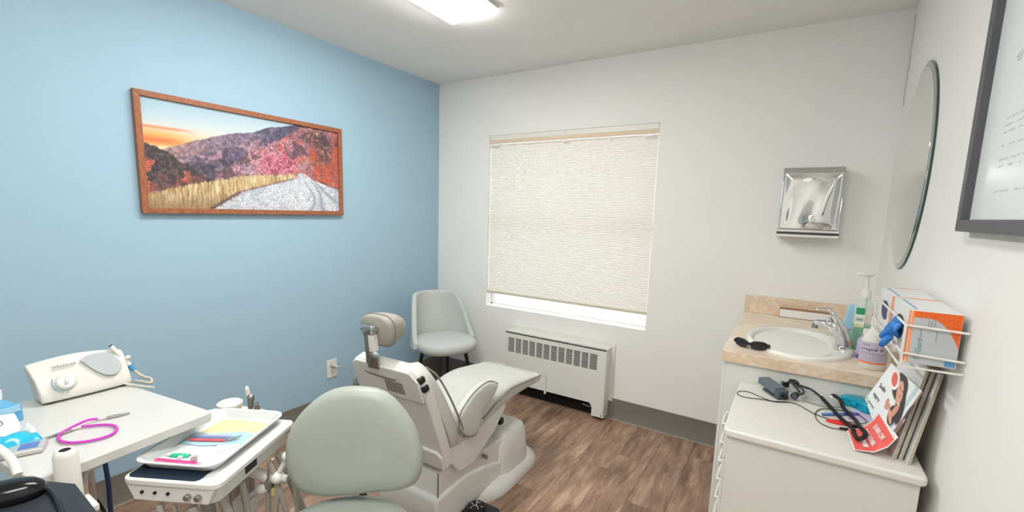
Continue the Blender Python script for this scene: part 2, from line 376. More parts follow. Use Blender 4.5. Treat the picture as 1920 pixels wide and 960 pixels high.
def landscape(h=290, w=600):
    Y, X = np.mgrid[0:h, 0:w]; u = X / (w - 1); v = 1 - Y / (h - 1)      # v = 0 at the top
    a = u * 2.08
    n1 = fbm(a * 14, v * 14, 5); n2 = fbm(a * 42 + 3, v * 42, 5); n3 = fbm(a * 110, v * 90, 3); n8 = fbm(a * 7 + 9, v * 7, 5); nf = fbm(a * 190 + 5, v * 170, 2)
    img = np.zeros((h, w, 3)) + np.array([.66, .79, .86])
    img = mixc(img, 'd3e0e2', sst(.0, .30, v + .15 * u)); img = mixc(img, 'ecdcc2', sst(.16, .36, v) * (1 - sst(.25, .5, u)))
    img = mixc(img, 'f5b05c', sst(.24, .36, v + .08 * (fbm(a * 3, v * 14) - .5)) * (1 - sst(.08, .32, u)))
    st = np.exp(-((v - .262 + .02 * u) / .012) ** 2) * (1 - sst(.12, .24, u)) * .8 + np.exp(-((v - .375) / .028) ** 2) * (1 - sst(.08, .2, u))
    img = mixc(img, 'ee7040', np.clip(st, 0, 1) * .85); img = mixc(img, 'fbe3c0', np.exp(-((v - .44) / .02) ** 2 - ((u - .085) / .05) ** 2))
    def ridge(pts, amp=0., fr=9, s=.0):
        px, pv = zip(*pts); return np.interp(u, px, pv) + amp * (fbm(a * fr, s + 0 * u) - .5)
    def layer(img, edge, base, soft=.004):
        m = sst(-soft, soft, v - edge); return img * (1 - m[..., None]) + base * m[..., None]
    def tint(c, *more):
        b = np.zeros_like(img) + np.array([int(c[i:i + 2], 16) / 255 for i in (0, 2, 4)])
        for q, k in more: b = mixc(b, q, np.clip(k, 0, 1))
        return b
    def rough(b, n, k): return b * (1 + k * (n[..., None] - .5) * 2)
    e = ridge([(0, .52), (.097, .433), (.194, .347), (.276, .284), (.394, .208), (.481, .172), (.574, .085), (.636, .065), (.729, .0), (1, -.2)], .015, 20)
    img = layer(img, e, rough(tint('7b6a80', ('b48a7e', (1 - sst(.05, .40, u)) * .8), ('4c4a63', sst(.42, .62, u) * .85), ('8d7f96', sst(.55, .7, n1) * .5)), n2, .45))
    e = ridge([(0, .6), (.19, .482), (.331, .385), (.439, .274), (.6, .2), (1, .05)], .02, 22, 3)
    img = layer(img, e, rough(tint('75627b', ('b98f97', sst(.46, .60, n1) * .8), ('4a4459', sst(.5, .7, n8) * .7)), n2, .5))
    e = ridge([(0, .7), (.16, .56), (.25, .50), (.36, .49), (.43, .50), (1, .5)], .03, 16, 6)
    img = layer(img, e, rough(tint('4c4354', ('7d6a78', sst(.45, .62, n1) * .7)), n2, .55))
    e = ridge([(0, 1.2), (.26, .74), (.317, .609), (.435, .423), (.543, .294), (.66, .157), (.756, .027), (1, -.2)], .03, 26, 9)
    pk_ = tint('a06a78', ('d9a0a6', sst(.45, .58, n2) * .85), ('c0555a', sst(.48, .6, n1) * .7 * sst(.45, .6, u)), ('4d3a44', sst(.52, .66, n8) * .75), ('d9a27c', sst(.58, .7, n1) * .7 * sst(.66, .8, u)))
    img = layer(img, e, rough(pk_, n3, .55), .008)
    # dark trees and orange scrub at the right
    m = np.exp(-((u - .895) / .075) ** 2 - ((v - .26) / .17) ** 2) * 1.6 + np.exp(-((u - .80) / .08) ** 2 - ((v - .12) / .07) ** 2)
    img = mixc(img, '463f3c', np.clip(m * sst(.36, .5, n2), 0, .9))
    m = np.exp(-((u - .91) / .085) ** 2 - ((v - .54) / .13) ** 2) * 1.5 + np.exp(-((u - .98) / .03) ** 2 - ((v - .25) / .2) ** 2) + np.exp(-((u - .825) / .03) ** 2 - ((v - .33) / .12) ** 2)
    img = mixc(img, 'e0603c', np.clip(m * sst(.40, .54, n2), 0, .95)); img = mixc(img, '7a2f26', np.clip(m * sst(.55, .65, n3) * .8, 0, .8))
    img = mixc(img, 'a59aa0', np.exp(-((u - .79) / .03) ** 2 - ((v - .47) / .08) ** 2) * sst(.4, .55, n2))
    # bush
    r = ((u - .61) / .115) ** 2 + ((v - .50) / .135) ** 2 + 1.3 * (n2 - .5)
    bm_ = sst(1.1, .8, r); bsh = rough(tint('c0627a', ('e59aa8', sst(.5, .62, n3)), ('8a3a50', sst(.52, .64, n2) * .8)), nf, .4)
    img = img * (1 - bm_[..., None]) + bsh * bm_[..., None]
    img = mixc(img, 'a79bb0', np.exp(-((u - .44) / .05) ** 2 - ((v - .56) / .06) ** 2) * sst(.42, .58, n3))
    # left hill
    e = ridge([(0, .41), (.049, .435), (.09, .462), (.137, .538), (.186, .603), (.264, .70), (.33, .76), (1, 1.1)], .03, 30, 2)
    lf = tint('3c3436', ('6a5554', sst(.48, .62, n2) * .7), ('c8604c', sst(.50, .57, n8 + .25 * (n2 - .5)) * sst(.50, .6, v) * (1 - sst(.12, .24, u))), ('7d4a4a', sst(.5, .6, n1) * .6 * sst(.6, .7, v)))
    img = layer(img, e, rough(lf, n3, .55), .008)
    # road
    rl = np.interp(v, [.55, .62, .675, .806, .979, 1.0], [.735, .715, .622, .409, .278, .26]); rr = np.interp(v, [.55, .627, .723, .85, 1.0], [.757, .826, .998, 1.2, 1.5])
    m = sst(-.008, .012, u - rl + .02 * (n2 - .5)) * sst(-.006, .006, rr - u) * sst(.55, .562, v)
    road = rough(tint('d9dee6', ('bcc3ce', sst(.45, .62, n1) * .8), ('eceef0', sst(.52, .66, n2) * .8)), n3, .25)
    tq_ = (u - .745) / np.maximum(v - .52, .03)
    for k_, w_ in ((.15, .03), (.42, .04), (.75, .05), (1.15, .05)): road = mixc(road, '8b92a0', np.exp(-((tq_ - k_ - .12 * np.sin(v * 9 + k_ * 5)) / w_) ** 2) * .7 * sst(.58, .66, v))
    road = road * 1.0; road = mixc(road, '8f97a5', sst(.60, .68, nf) * (1 - sst(.6, .8, u)) * .7)
    img = img * (1 - m[..., None]) + road * m[..., None]
    # grass
    ge = np.interp(u, [0, .012, .084, .264, .462, .6, .717, .75], [.87, .864, .812, .711, .623, .595, .572, .6]) + .05 * (fbm(a * 60, v * 5) - .5)
    m = sst(-.012, .014, v - ge) * sst(-.006, .03, rl - u + .03 * (n3 - .5))
    g = tint('d0b683', ('a07a4a', sst(.5, .62, fbm(a * 95, v * 10, 3)) * .8), ('efdfb6', sst(.54, .68, fbm(a * 80 + 5, v * 9, 3)) * .85), ('7c5c3e', sst(.84, 1.02, v + .1 * n1) * .55))
    img = img * (1 - m[..., None]) + rough(g, nf, .2) * m[..., None]
    ed = np.exp(-((u - rl) / .02) ** 2) * sst(.62, .68, v); img = mixc(img, '6e4a50', ed * sst(.46, .58, n2) * .85)
    return np.clip(img, 0, 1) * .88 + .05
LS = landscape()
def ls(u, v): return (.016, py0 + FW - .004 + u * (py1 - py0 - 2 * FW + .008), pz0 + FW - .004 + v * (pz1 - pz0 - 2 * FW + .008))
print_sheet('landscape_print', ls, LS, M_print, pt)
MB().box(.002, .012, py0 + .01, py1 - .01, pz0 + .01, pz1 - .01).build('backing_board', mat('backing board', '6b5a48', .8), pt)

# ------------------------------------------------------------------ wall outlet with plug
ot = thing('wall_outlet', 'white duplex outlet plate on the blue wall', 'outlet', (0, -1.09, .267))
MB().box(0, .006, -1.129, -1.051, .267, .392).build('cover_plate', M_metalw, ot, bevel=.002)
for z in (.303, .356):
    MB().prism(sup(.017, .021, 3, 20), 0, .002, 'z', M=frame((.006, -1.09, z), (0, 1, 0), (0, 0, 1))).build('receptacle', M_white, ot)
    s = MB()
    for dy in (-.006, .006): s.box(.008, .0085, -1.09 + dy - .001, -1.09 + dy + .001, z - .001, z + .009)
    s.cyl((.0079, -1.09, z - .009), (.0085, -1.09, z - .009), .003, 8)
    s.build('slot', M_hole, ot)
MB().cyl((.006, -1.09, .3295), (.0075, -1.09, .3295), .003, 10).build('screw', M_steel, ot)
pg = thing('power_plug', 'grey plug and cord in the wall outlet', 'plug', (.008, -1.085, .35))
MB().tube([(.0095, -1.09, .356), (.02, -1.09, .355), (.035, -1.085, .35), (.05, -1.075, .345)], [.016, .016, .011, .006], 12).build('plug_body', mat('plug grey', 'b9b9b5', .4), pg)
MB().tube(crv([(.05, -1.075, .345), (.08, -1.05, .345), (.1, -1.02, .32), (.11, -1.0, .26), (.12, -.98, .12), (.2, -.98, .012), (.5, -1.0, .008), (.9, -1.0, .008)], 6), .0035, 8).build('cord', mat('plug cord', 'a5a5a2', .5), pg)

# ------------------------------------------------------------------ convector heater
ht = thing('convector_heater', 'white metal convector heater cover with louvred grille under the window', 'heater', (1.18, -.05, 0))
hx0, hx1, hd = .772, 1.588, -.1
fp = MB()
gz0, gz1 = .355, .468; gx0, gx1 = .80, 1.525
outer = [(hx0, 0.02), (hx0 + .09, .02), (hx0 + .09, .085), (hx0 + .105, .11), (hx1 - .105, .115), (hx1 - .085, .09), (hx1 - .085, .025), (hx1, .025), (hx1, gz0), (hx0, gz0)]
fp.prism(outer, hd, hd + .012, 'y')
fp.box(hx0, hx1, hd, hd + .012, gz1, .512); fp.box(hx0, gx0, hd, hd + .012, gz0, gz1); fp.box(gx1, hx1, hd, hd + .012, gz0, gz1)
NG = 12; gw = (gx1 - gx0) / NG
for i in range(1, NG): fp.box(gx0 + i * gw - .005, gx0 + i * gw + .005, hd, hd + .012, gz0, gz1)
fp.build('front_panel', M_metalw, ht, smooth=30)
MB().box(hx0, hx1, hd, -.002, .500, .512).build('top_panel', M_metalw, ht, bevel=.002)
for x in (hx0, hx1 - .012): MB().box(x, x + .012, hd + .012, -.002, .02, .50).build('side_panel', M_metalw, ht)
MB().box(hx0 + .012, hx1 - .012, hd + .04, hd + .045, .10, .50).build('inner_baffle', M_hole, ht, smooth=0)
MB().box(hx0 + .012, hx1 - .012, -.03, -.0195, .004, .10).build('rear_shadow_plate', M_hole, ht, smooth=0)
for i in range(NG):
    s = MB(); a = gx0 + i * gw + (.005 if i else 0); b = gx0 + (i + 1) * gw - (.005 if i < NG - 1 else 0)
    n = 11; dz = (gz1 - gz0) / n
    for k in range(n + 1):
        z = gz0 + k * dz; s.box(a, b, hd + .002, hd + .005, z - .0016, z + .0016)
    s.build('grille', M_metalw, ht, smooth=0)
fl = MB(); fl.box(hx0 - .012, hx1 + .03, -.004, -.001, .50, .545); fl.box(hx1, hx1 + .03, -.009, -.001, .125, .52)
fl.build('wall_flange', mat('flange paint', 'e2e1da', .5), ht)
pc = MB(); pc.tube([(1.14, hd - .004, .245), (1.141, hd - .005, .2), (1.14, hd - .004, .13)], .0018, 6)
ch = pc.build('pull_chain', M_cable_w, ht)
MB().lathe([(.004, .03), (.006, .02), (.010, .004), (.008, 0)], (1.14, hd - .012, .098), 12).build('pull_knob', M_white, ch)
MB().cyl((1.14, hd, .25), (1.14, hd - .006, .25), .007, 12).build('damper_knob', M_ivory, ht)
MB().tube([(1.42, -.06, .075), (1.46, -.062, .07), (1.50, -.06, .073)], .006, 8).build('valve_pipe', M_steel, ht)
MB().cyl((hx1 - .012, hd, .04), (hx1 - .012, hd - .003, .04), .006, 10).build('screw', M_steel, ht)

# ------------------------------------------------------------------ paper towel dispenser
td = thing('towel_dispenser', 'chrome paper towel dispenser on the white wall above the sink', 'dispenser', (2.64, 0, 1.335))
dx0, dx1, dz0, dz1, dd = 2.505, 2.775, 1.335, 1.7, -.1
b_ = MB(); b_.prism([(-.001, dz0), (dd + .004, dz0), (dd + .004, dz1 - .02), (dd + .018, dz1), (-.001, dz1)], dx0, dx1, 'x'); b_.build('cabinet', M_chrome, td, bevel=.004, seg=3)
rng = np.random.RandomState(5)
def dent(u, v):
    e = min(u, 1 - u, v, 1 - v); k = min(1, e / .14); k = k * k * (3 - 2 * k)
    d = .0065 * math.sin(u * 6.4 + .3) * math.cos(v * 2.8 - .9) + .0022 * math.sin(u * 9 - v * 4) - .007 * math.exp(-((u - .5) / .09) ** 2 - ((v - .16) / .08) ** 2)
    return (dx0 + .006 + u * (dx1 - dx0 - .012), dd - .004 + k * d * .8 - .004 * k, dz0 + .04 + v * (dz1 - dz0 - .068))
MB().grid(dent, 48, 60).build('front_door', M_chrome, td, smooth=80, solid=.002)
MB().box(dx0 - .004, dx1 + .004, dd - .014, -.001, dz0 - .002, dz0 + .016).build('lower_lip', M_chrome, td, bevel=.004)
MB().box(dx0 - .003, dx1 + .003, dd - .0155, dd - .006, dz0 + .017, dz0 + .023).build('towel_slot', M_hole, td)
MB().box(dx0 - .004, dx1 + .004, dd - .012, dd, dz0 + .024, dz0 + .04).build('lower_trim', M_chrome, td, bevel=.004)
lk = MB(); lk.lathe([(.012, 0), (.012, .004), (.008, .007)], n=20, M=Matrix.Translation(((dx0 + dx1) / 2, dd - .004, dz0 + .085)) @ Matrix.Rotation(PI / 2, 4, 'X')); lk.build('lock', M_steel, td)

# ------------------------------------------------------------------ oval mirror
mr = thing('oval_mirror', 'frameless oval mirror with green glass edge on the right wall', 'mirror', (W, -.5, 1.225))
Mm = frame((W - .008, -.5, 1.645), (0, -1, 0), (0, 0, 1))
E = lambda s, z, n=72: [(.31 * s * math.cos(2 * PI * i / n), .41 * s * math.sin(2 * PI * i / n), z) for i in range(n)]
MB().loft([E(1, -.0075), E(1, -.002), E(.99, -.001)], True, M=Mm).build('glass_edge', mat('dark glass edge', '3c5450', .15, .2, var=0), mr, smooth=20)
MB().loft([E(.992, -.0008), E(.95, .003), E(.94, .0031)], True, M=Mm).build('bevel_ring', mat('bevel silver', 'b9bdbb', .12, 1, var=0), mr, smooth=20)
MB().loft([E(.945, .0033), E(.944, .0038)], True, M=Mm).build('mirror_face', mat('mirror silver', 'eef0ee', .015, 1, var=0), mr, smooth=20)

# ------------------------------------------------------------------ framed whiteboard
bd = thing('framed_board', 'white board in a dark grey frame on the right wall', 'board', (W, -1.75, 1.41))
by0, by1, bz0, bz1 = -2.15, -1.335, 1.408, 2.1; F2 = .03
M_f2 = mat('dark grey frame', '55565a', .45, var=.06)
def r2(pts): MB().prism(pts, W - .03, W - .001, 'x').build('frame_rail', M_f2, bd, bevel=.002)
r2([(by0, bz1), (by1, bz1), (by1 - F2, bz1 - F2), (by0 + F2, bz1 - F2)]); r2([(by0, bz0), (by1, bz0), (by1 - F2, bz0 + F2), (by0 + F2, bz0 + F2)])
r2([(by0, bz0), (by0, bz1), (by0 + F2, bz1 - F2), (by0 + F2, bz0 + F2)]); r2([(by1, bz0), (by1, bz1), (by1 - F2, bz1 - F2), (by1 - F2, bz0 + F2)])
MB().box(W - .012, W - .001, by0 + .01, by1 - .01, bz0 + .01, bz1 - .01).build('board_sheet', mat('board white', 'e6ebea', .25, var=.02, vscale=5), bd)
mk = MB(); rr_ = random.Random(4)
for z in (1.79, 1.66, 1.645, 1.63, 1.60, 1.57, 1.555, 1.50):
    y = -1.50
    while y > -2.05:
        l = rr_.uniform(.008, .03); mk.box(W - .0128, W - .012, y - l, y, z, z + rr_.uniform(.002, .004)); y -= l + rr_.uniform(.006, .03)
mk.box(W - .0128, W - .012, -1.53, -1.51, 1.78, 1.80)
mk.build('faint_writing', mat('faint grey marker', 'c9cfd0', .5), bd, smooth=0)['kind'] = 'stuff'

# crack in the wall paint at the right corner, modelled as a thin tube
cw = MB(); cw.tube(crv([(W - .004, -.03, 2.40), (W - .004, -.034, 2.3), (W - .004, -.03, 2.22), (W - .004, -.05, 2.2), (W - .004, -.034, 2.1), (W - .004, -.04, 2.02), (W - .004, -.06, 1.98)], 5), .0025, 6)
cw.build('crack_line', mat('pale paint crack', 'd3d2ca', .6), label='thin pale paint crack running down the right corner', cat='cable')
# ------------------------------------------------------------------ side chair in the corner
sc_ = thing('side_chair', 'light grey upholstered side chair with black legs in the corner', 'chair', (.46, -.455, 0), math.radians(-114))
# local: faces +y
M_gf = mat('light grey fabric', 'bfc3c0', .8, var=.04, vscale=60, bump=.15, bscale=700)
rings = []
for s, z in ((.80, .405), (.94, .413), (1.0, .435), (1.0, .462), (.95, .482), (.8, .492), (.4, .496), (.05, .496)):
    rings.append([(x * s, y * s + .01, z) for x, y in sup(.22, .225, 2.6, 36)])
MB().loft(rings).build('seat', M_gf, sc_, w=False, smooth=60)
def backr(u, v):
    a = (u - .5) * 2; th = math.radians(a * 96); k_ = max(0, (abs(a) - .56) / .44); top = .47 + .33 * (1 - k_ * k_ * (3 - 2 * k_))
    lo = .41 + .02 * abs(a); z = lo + (top - lo) * v; flare = .17 + .06 * max(0, (z - .42)) / .4
    rx = .215 - .06 * (z - .45); ry = .225 + .16 * (z - .42)
    return (rx * math.sin(th) * (1 - .12 * v * (1 - abs(a))), -ry * math.cos(th) + .005, z)
MB().grid(backr, 32, 14).build('backrest', M_gf, sc_, w=False, smooth=80, solid=.035, soff=1, bevel=0, sub=1)
M_leg = mat('black metal legs', '1b1a1c', .35, var=.1)
for k in range(4):
    q = math.radians(114 - 57.9 + 90 * k)      # the legs stand square to the view, on a turned base
    d = Vector((math.cos(q), math.sin(q), 0))
    MB().tube([d * .15 + Vector((0, 0, .42)), d * .24], [.015, .010], 12).build('leg', M_leg, sc_, w=False)
MB().box(-.11, .11, -.11, .11, .395, .414).build('seat_frame', M_leg, sc_, w=False)

# ------------------------------------------------------------------ dental chair (faces the window, +y)
dc = thing('dental_chair', 'reclining pale grey dental patient chair with white plastic shell and base', 'dental chair', (1.22, -1.15, 0))
CX = 1.235
M_shell = mat('dental white plastic', 'dbdad5', .4, var=.03, vscale=6)
M_shell2 = mat('dental base plastic', 'dededa', .38, var=.03, vscale=6)
# floor plate
pb = MB(); out = crv([(CX - .13, -.74), (CX + .12, -.74), (CX + .21, -.80), (CX + .228, -.92), (CX + .232, -1.18), (CX + .17, -1.32), (CX + .12, -1.42), (CX + .11, -1.56), (CX + .06, -1.62), (CX - .07, -1.62), (CX - .12, -1.56), (CX - .13, -1.42), (CX - .18, -1.32), (CX - .24, -1.18), (CX - .235, -.92), (CX - .215, -.80)], 3, True)
pb.loft([[(x, y, 0) for x, y in out], [(x, y, .022) for x, y in out], [(CX + (x - CX) * .95, -1.18 + (y + 1.18) * .975, .045) for x, y in out], [(CX + (x - CX) * .8, -1.18 + (y + 1.18) * .93, .065) for x, y in out]])
pb.build('floor_plate', M_shell2, dc, smooth=50)
# front hump of the base
hb = MB(); rings = []
for z, s, o in ((.05, 1, 0), (.13, .98, 0), (.20, .95, .0), (.245, .86, .01), (.262, .6, .02)):
    rings.append([(CX + x * s, -.99 + o + y * s, z + (.10 * max(0, -y) if z > .1 else 0)) for x, y in sup(.20, .165, 4.5, 36)])
hb.loft(rings).build('base_hump', M_shell2, dc, smooth=50)
# sloping lift housing
lh = MB(); prof = [(-1.60, .06), (-1.61, .13), (-1.585, .30), (-1.50, .315), (-1.22, .255), (-.98, .26), (-.95, .10), (-1.25, .06)]
lh.prism([(y, z) for y, z in prof], CX - .165, CX + .165, 'x'); lh.build('lift_housing', M_shell, dc, bevel=.015, seg=3)
sk = MB(); sk.prism([(-1.60, .03), (-1.63, .10), (-1.62, .20), (-1.40, .22), (-1.0, .11), (-.98, .05)], CX - .18, CX + .178, 'x'); sk.build('side_skirt', M_shell2, dc, bevel=.02, seg=3)
MB().box(CX + .166, CX + .169, -1.605, -1.598, .07, .31).build('housing_seam', M_pipe, dc)
# seat carriage
cg = MB(); cg.prism([(-1.555, .45), (-1.56, .35), (-1.48, .262), (-1.38, .256), (-1.20, .345), (-1.10, .44), (-1.115, .462), (-1.34, .42)], CX - .19, CX + .19, 'x')
cg.build('seat_carriage', M_shell, dc, bevel=.01, seg=3)
MB().cyl((CX + .18, -1.29, .25), (CX + .205, -1.29, .25), .011, 12).build('pivot_bolt', M_steel, dc)
MB().box(CX + .1, CX + .13, -1.06, -1.03, .3, .33).build('limit_switch', M_black, dc)
# cushions
def cushion(st, ex=4.2, n=40, m=6, cup=0, off=(0, 0)):
    S = crv(st, m); rings = []; k = len(S)
    for i, (y, z, hw, th) in enumerate(S):
        a, b = S[max(0, i - 1)], S[min(k - 1, i + 1)]; t = Vector((0, b[0] - a[0], b[1] - a[1])).normalized(); nrm = Vector((0, -t.z, t.y))
        ring = []
        for px, pn in sup(1, 1, ex, n):
            x = px * hw; h = (pn - 1) * th / 2 + cup * (abs(px) ** 3) * (1 if pn > -.2 else .4)
            p = Vector((CX + x, y, z)) + nrm * h; ring.append(tuple(p))
        rings.append(ring)
    return rings
seat = [(-1.60, .485, .14, .03), (-1.595, .49, .17, .07), (-1.56, .485, .19, .10), (-1.45, .475, .192, .10), (-1.32, .505, .195, .105), (-1.2, .543, .198, .115), (-1.08, .556, .199, .11), (-.95, .542, .198, .09), (-.82, .522, .194, .07), (-.735, .506, .186, .058), (-.712, .496, .185, .04), (-.705, .488, .165, .02)]
MB().loft(cushion(seat)).build('seat_cushion', M_taupe, dc, smooth=60)
def seam(pts, name='piping', m=None, r=.0032, parent=None):
    return MB().tube(crv(pts, 5), r, 6).build(name, m or M_pipe, parent or dc)
seam([(CX + .199, -1.32, .455), (CX + .202, -1.2, .50), (CX + .203, -1.08, .527), (CX + .202, -.95, .52), (CX + .198, -.82, .505), (CX + .19, -.74, .494)])
MB().loft(cushion([(-.80, .5235, .195, .073), (-.74, .5085, .19, .061), (-.712, .499, .176, .044), (-.703, .49, .155, .022)])).build('toe_cover', mat('worn clear toe cover', 'c9c7bb', .25, var=.1, vscale=40, coat=.5), dc, smooth=60)
# back: shell, cushion with side flange
top, bot = Vector((CX, -1.765, .795)), Vector((CX, -1.60, .34))
ax = (bot - top).normalized(); nf = Vector((0, -ax.z, ax.y)) * (1 if -ax.z > 0 else -1)     # front normal, towards +y
Mb = Matrix((Vector((1, 0, 0)), -ax, Vector((1, 0, 0)).cross(-ax))).transposed().to_4x4(); Mb.translation = bot
L_ = (bot - top).length
# local: x across, y up along the back, z towards the rear (-y) when positive
rear = 1 if (Mb.to_3x3() @ Vector((0, 0, 1))).y < 0 else -1
def bk_(poly, z0, z1): return MB().prism(poly, z0 * rear, z1 * rear, 'z', M=Mb)
shell_o = [(-.205, 0), (.215, 0), (.222, .10), (.220, L_ - .07), (.208, L_ - .01), (.175, L_ + .022), (-.135, L_ + .016), (-.168, L_ - .005), (-.178, L_ - .06), (-.210, .10)]
bk_(shell_o, -.05, 0).build('back_shell', M_shell, dc, bevel=.012, seg=3)
bk_([(-.178, .345), (.208, .362), (.206, L_ - .02), (.172, L_ + .018), (-.135, L_ + .012), (-.165, L_ - .008)], -.005, .010).build('rear_cap', M_shell, dc, bevel=.008, seg=3)
bk_([(-.20, .004), (.21, .004), (.214, .075), (.195, .10), (-.18, .10), (-.205, .075)], -.005, .012).build('lower_lip', M_shell, dc, bevel=.008, seg=3)
bk_([(.018, .436), (.117, .440), (.118, .384), (.016, .380)], .009, .0112).build('name_plate', mat('taupe plate', '8f8983', .5), dc)
for k, yy in enumerate((.466, .428)):
    Mq = Mb @ Matrix.Translation((.207 + .008 * k, yy, -.012 * rear))
    MB().box(-.010, .010, -.012, .012, -.012, .014, M=Mq).build('rocker_switch', M_black, dc, bevel=.002)
bc = [(-1.505, .405, .15, .03), (-1.515, .425, .195, .06), (-1.55, .50, .215, .07), (-1.60, .61, .215, .07), (-1.645, .70, .205, .07), (-1.678, .765, .185, .065), (-1.692, .792, .16, .05), (-1.70, .803, .13, .03)]
MB().loft(cushion([(y, z, h, t) for y, z, h, t in bc][::-1], cup=.035)).build('back_cushion', M_taupe, dc, smooth=60)
MB().loft(cushion([(y - .032, z - .014, h * .985, .045) for y, z, h, t in bc][::-1], cup=.012)).build('back_bolster', M_taupe2, dc, smooth=60)
seam([(CX + .15, -1.665, .80), (CX + .187, -1.638, .765), (CX + .207, -1.605, .70), (CX + .217, -1.56, .61), (CX + .218, -1.505, .50), (CX + .2, -1.465, .43)], r=.004)
# padded side flap where the back meets the seat
fl_ = crv([(-1.222, .606), (-1.30, .640), (-1.40, .628), (-1.475, .592), (-1.52, .55), (-1.515, .49), (-1.465, .432), (-1.40, .412), (-1.375, .44), (-1.36, .50), (-1.285, .545), (-1.235, .575)], 4, True)
cyf, czf = sum(p[0] for p in fl_) / len(fl_), sum(p[1] for p in fl_) / len(fl_)
def flr(x, k): return [(CX + x, cyf + (y - cyf) * k, czf + (z - czf) * k) for y, z in fl_]
MB().loft([flr(.165, .9), flr(.175, 1.0), flr(.203, 1.0), flr(.216, .95), flr(.222, .82), flr(.224, .5)]).build('side_flap', M_taupe, dc, smooth=60)
seam([p for p in flr(.212, .985)][::4] + [flr(.212, .985)[0]], r=.0025)
# left arm panel
MB().prism([(-1.68, .40), (-1.71, .54), (-1.69, .64), (-1.64, .70), (-1.58, .70), (-1.50, .5)], CX - .27, CX - .235, 'x').build('side_panel', mat('dark taupe panel', '6b6560', .5), dc, bevel=.012, seg=3)
# headrest
hr = MB(); Mh = Matrix.Translation((CX - .012, -1.748, .945)) @ Matrix.Rotation(math.radians(6), 4, 'Z') @ Matrix.Rotation(math.radians(6), 4, 'X')
rings = []
for y, s_, dz in ((-.035, .80, .004), (-.028, .94, .003), (-.012, 1.0, 0), (.025, .98, -.004), (.06, .90, -.010), (.085, .72, -.014), (.096, .4, -.016)):
    rings.append([(x * s_ * (1 - .18 * (z < 0) * abs(z) / .066), y + (0 if z > 0 else -.28 * abs(z) * max(0, y) / .09), z * s_ + dz) for x, z in sup(.082, .066, 3.0, 32)])
hr.loft(rings, M=Mh); ho = hr.build('headrest', M_taupe2, dc, smooth=60)
rg = [(x, -.008, z) for x, z in sup(.083, .067, 3.0, 32)]
MB().tube([tuple(Mh @ Vector(p)) for p in rg + rg[:1]], .0025, 6).build('piping', M_pipe, ho)
MB().box(-.035, .015, -.065, -.03, -.005, .035, M=Mh).build('hinge_block', M_chrome, dc, bevel=.006)
MB().tube([tuple(Mh @ Vector((-.045, -.05, .018))), tuple(Mh @ Vector((.024, -.05, .018)))], .013, 16).build('hinge_pin', M_chrome, dc)
MB().box(-.012, .014, -.062, -.034, -.075, -.005, M=Mh).build('bracket', M_white, dc, bevel=.003)
MB().box(-.034, -.010, -.060, -.042, -.13, 0, M=Mh).build('slide_bar', M_steel, dc, bevel=.002)
MB().box(-.035, .02, -.052, -.04, -.15, -.10, M=Mh).build('slide_plate', M_steel, dc, bevel=.002)
MB().box(-.045, .035, -.012, .012, -.004, .004, M=Matrix.Translation((CX - .02, -1.745, .813))).build('slot_trim', M_steel, dc, bevel=.002)

# ------------------------------------------------------------------ foot control
fc = thing('foot_control', 'black foot control with round button beside the dental chair base', 'foot control', (1.487, -1.41, 0))
MB().prism(rrect(-.07, .07, -.08, .08, .02), .004, .05, 'z').build('housing', M_dark, fc, w=False, bevel=.008)
for x in (-.05, .05):
    for y in (-.06, .06): MB().cyl((x, y, 0), (x, y, .006), .01, 10).build('foot_pad', M_black, fc, w=False)
bt = MB().lathe([(.045, .05), (.045, .066), (.04, .074), (.03, .075)], (-.02, .005, 0), 28).build('round_button', M_black, fc, w=False)
ic = MB()
for a, b in (((-.015, -.012), (-.004, .0)), ((-.004, .0), (.012, -.006)), ((-.004, 0), (-.010, .016)), ((.012, -.006), (.02, -.018)), ((-.03, .0), (-.02, .0)), ((.02, .006), (.03, .006)), ((.0, .02), (.0, .03)), ((-.012, -.022), (-.012, -.032))):
    ic.tube([(a[0] - .02, a[1] + .005, .0755), (b[0] - .02, b[1] + .005, .0755)], .002, 6)
ic.cyl((-.033, .027, .075), (-.033, .027, .0765), .005, 10)
ic.build('chair_symbol', mat('white print', 'd5d5d2', .6), bt, w=False)
MB().tube(crv([(-.06, -.07, .02), (-.10, -.13, .012), (-.20, -.22, .009)], 6), .006, 8).build('cable', M_black, fc, w=False)

# ------------------------------------------------------------------ operator stool
R_ = Vector((.847, .531, 0)).normalized(); Nn = Vector((.531, -.847, 0)).normalized()
st = thing('operator_stool', 'pale green-grey vinyl operator stool with rounded backrest in the foreground', 'stool', (1.66, -2.285, 0))
SCX, SCY = 1.66, -2.285
ol = [(670, 733), (720, 742), (760, 780), (785, 825), (793, 868), (785, 905), (760, 925), (700, 936), (640, 945), (590, 945), (555, 930), (537, 895), (535, 850), (548, 805), (580, 765), (620, 740)]
ol = crv([((a - 664) * .001537, (840 - b) * .001537) for a, b in ol], 3, True)
bc0 = Vector((1.573, -2.167, .745)); Mbk = Matrix((R_, Vector((0, 0, 1)), -Nn)).transposed().to_4x4(); Mbk.translation = bc0
rings = []
for z, s in ((.06, .85), (.052, .95), (.035, 1.0), (.02, 1.0), (.004, .955), (-.004, .86), (-.008, .6), (-.009, .2)):
    rings.append([(x * s, y * s, z - .35 * (x * s) ** 2 + .05 * (y * s)) for x, y in ol])
MB().loft(rings, M=Mbk).build('backrest', M_vinyl, st, smooth=60)
rings = []
for s, z in ((.85, .49), (.97, .50), (1, .525), (.985, .548), (.92, .563), (.7, .57), (.3, .572), (.05, .572)):
    rings.append([(SCX + .205 * s * math.cos(2 * PI * i / 40), SCY + .205 * s * math.sin(2 * PI * i / 40), z) for i in range(40)])
MB().loft(rings).build('seat', M_vinyl, st, smooth=60)
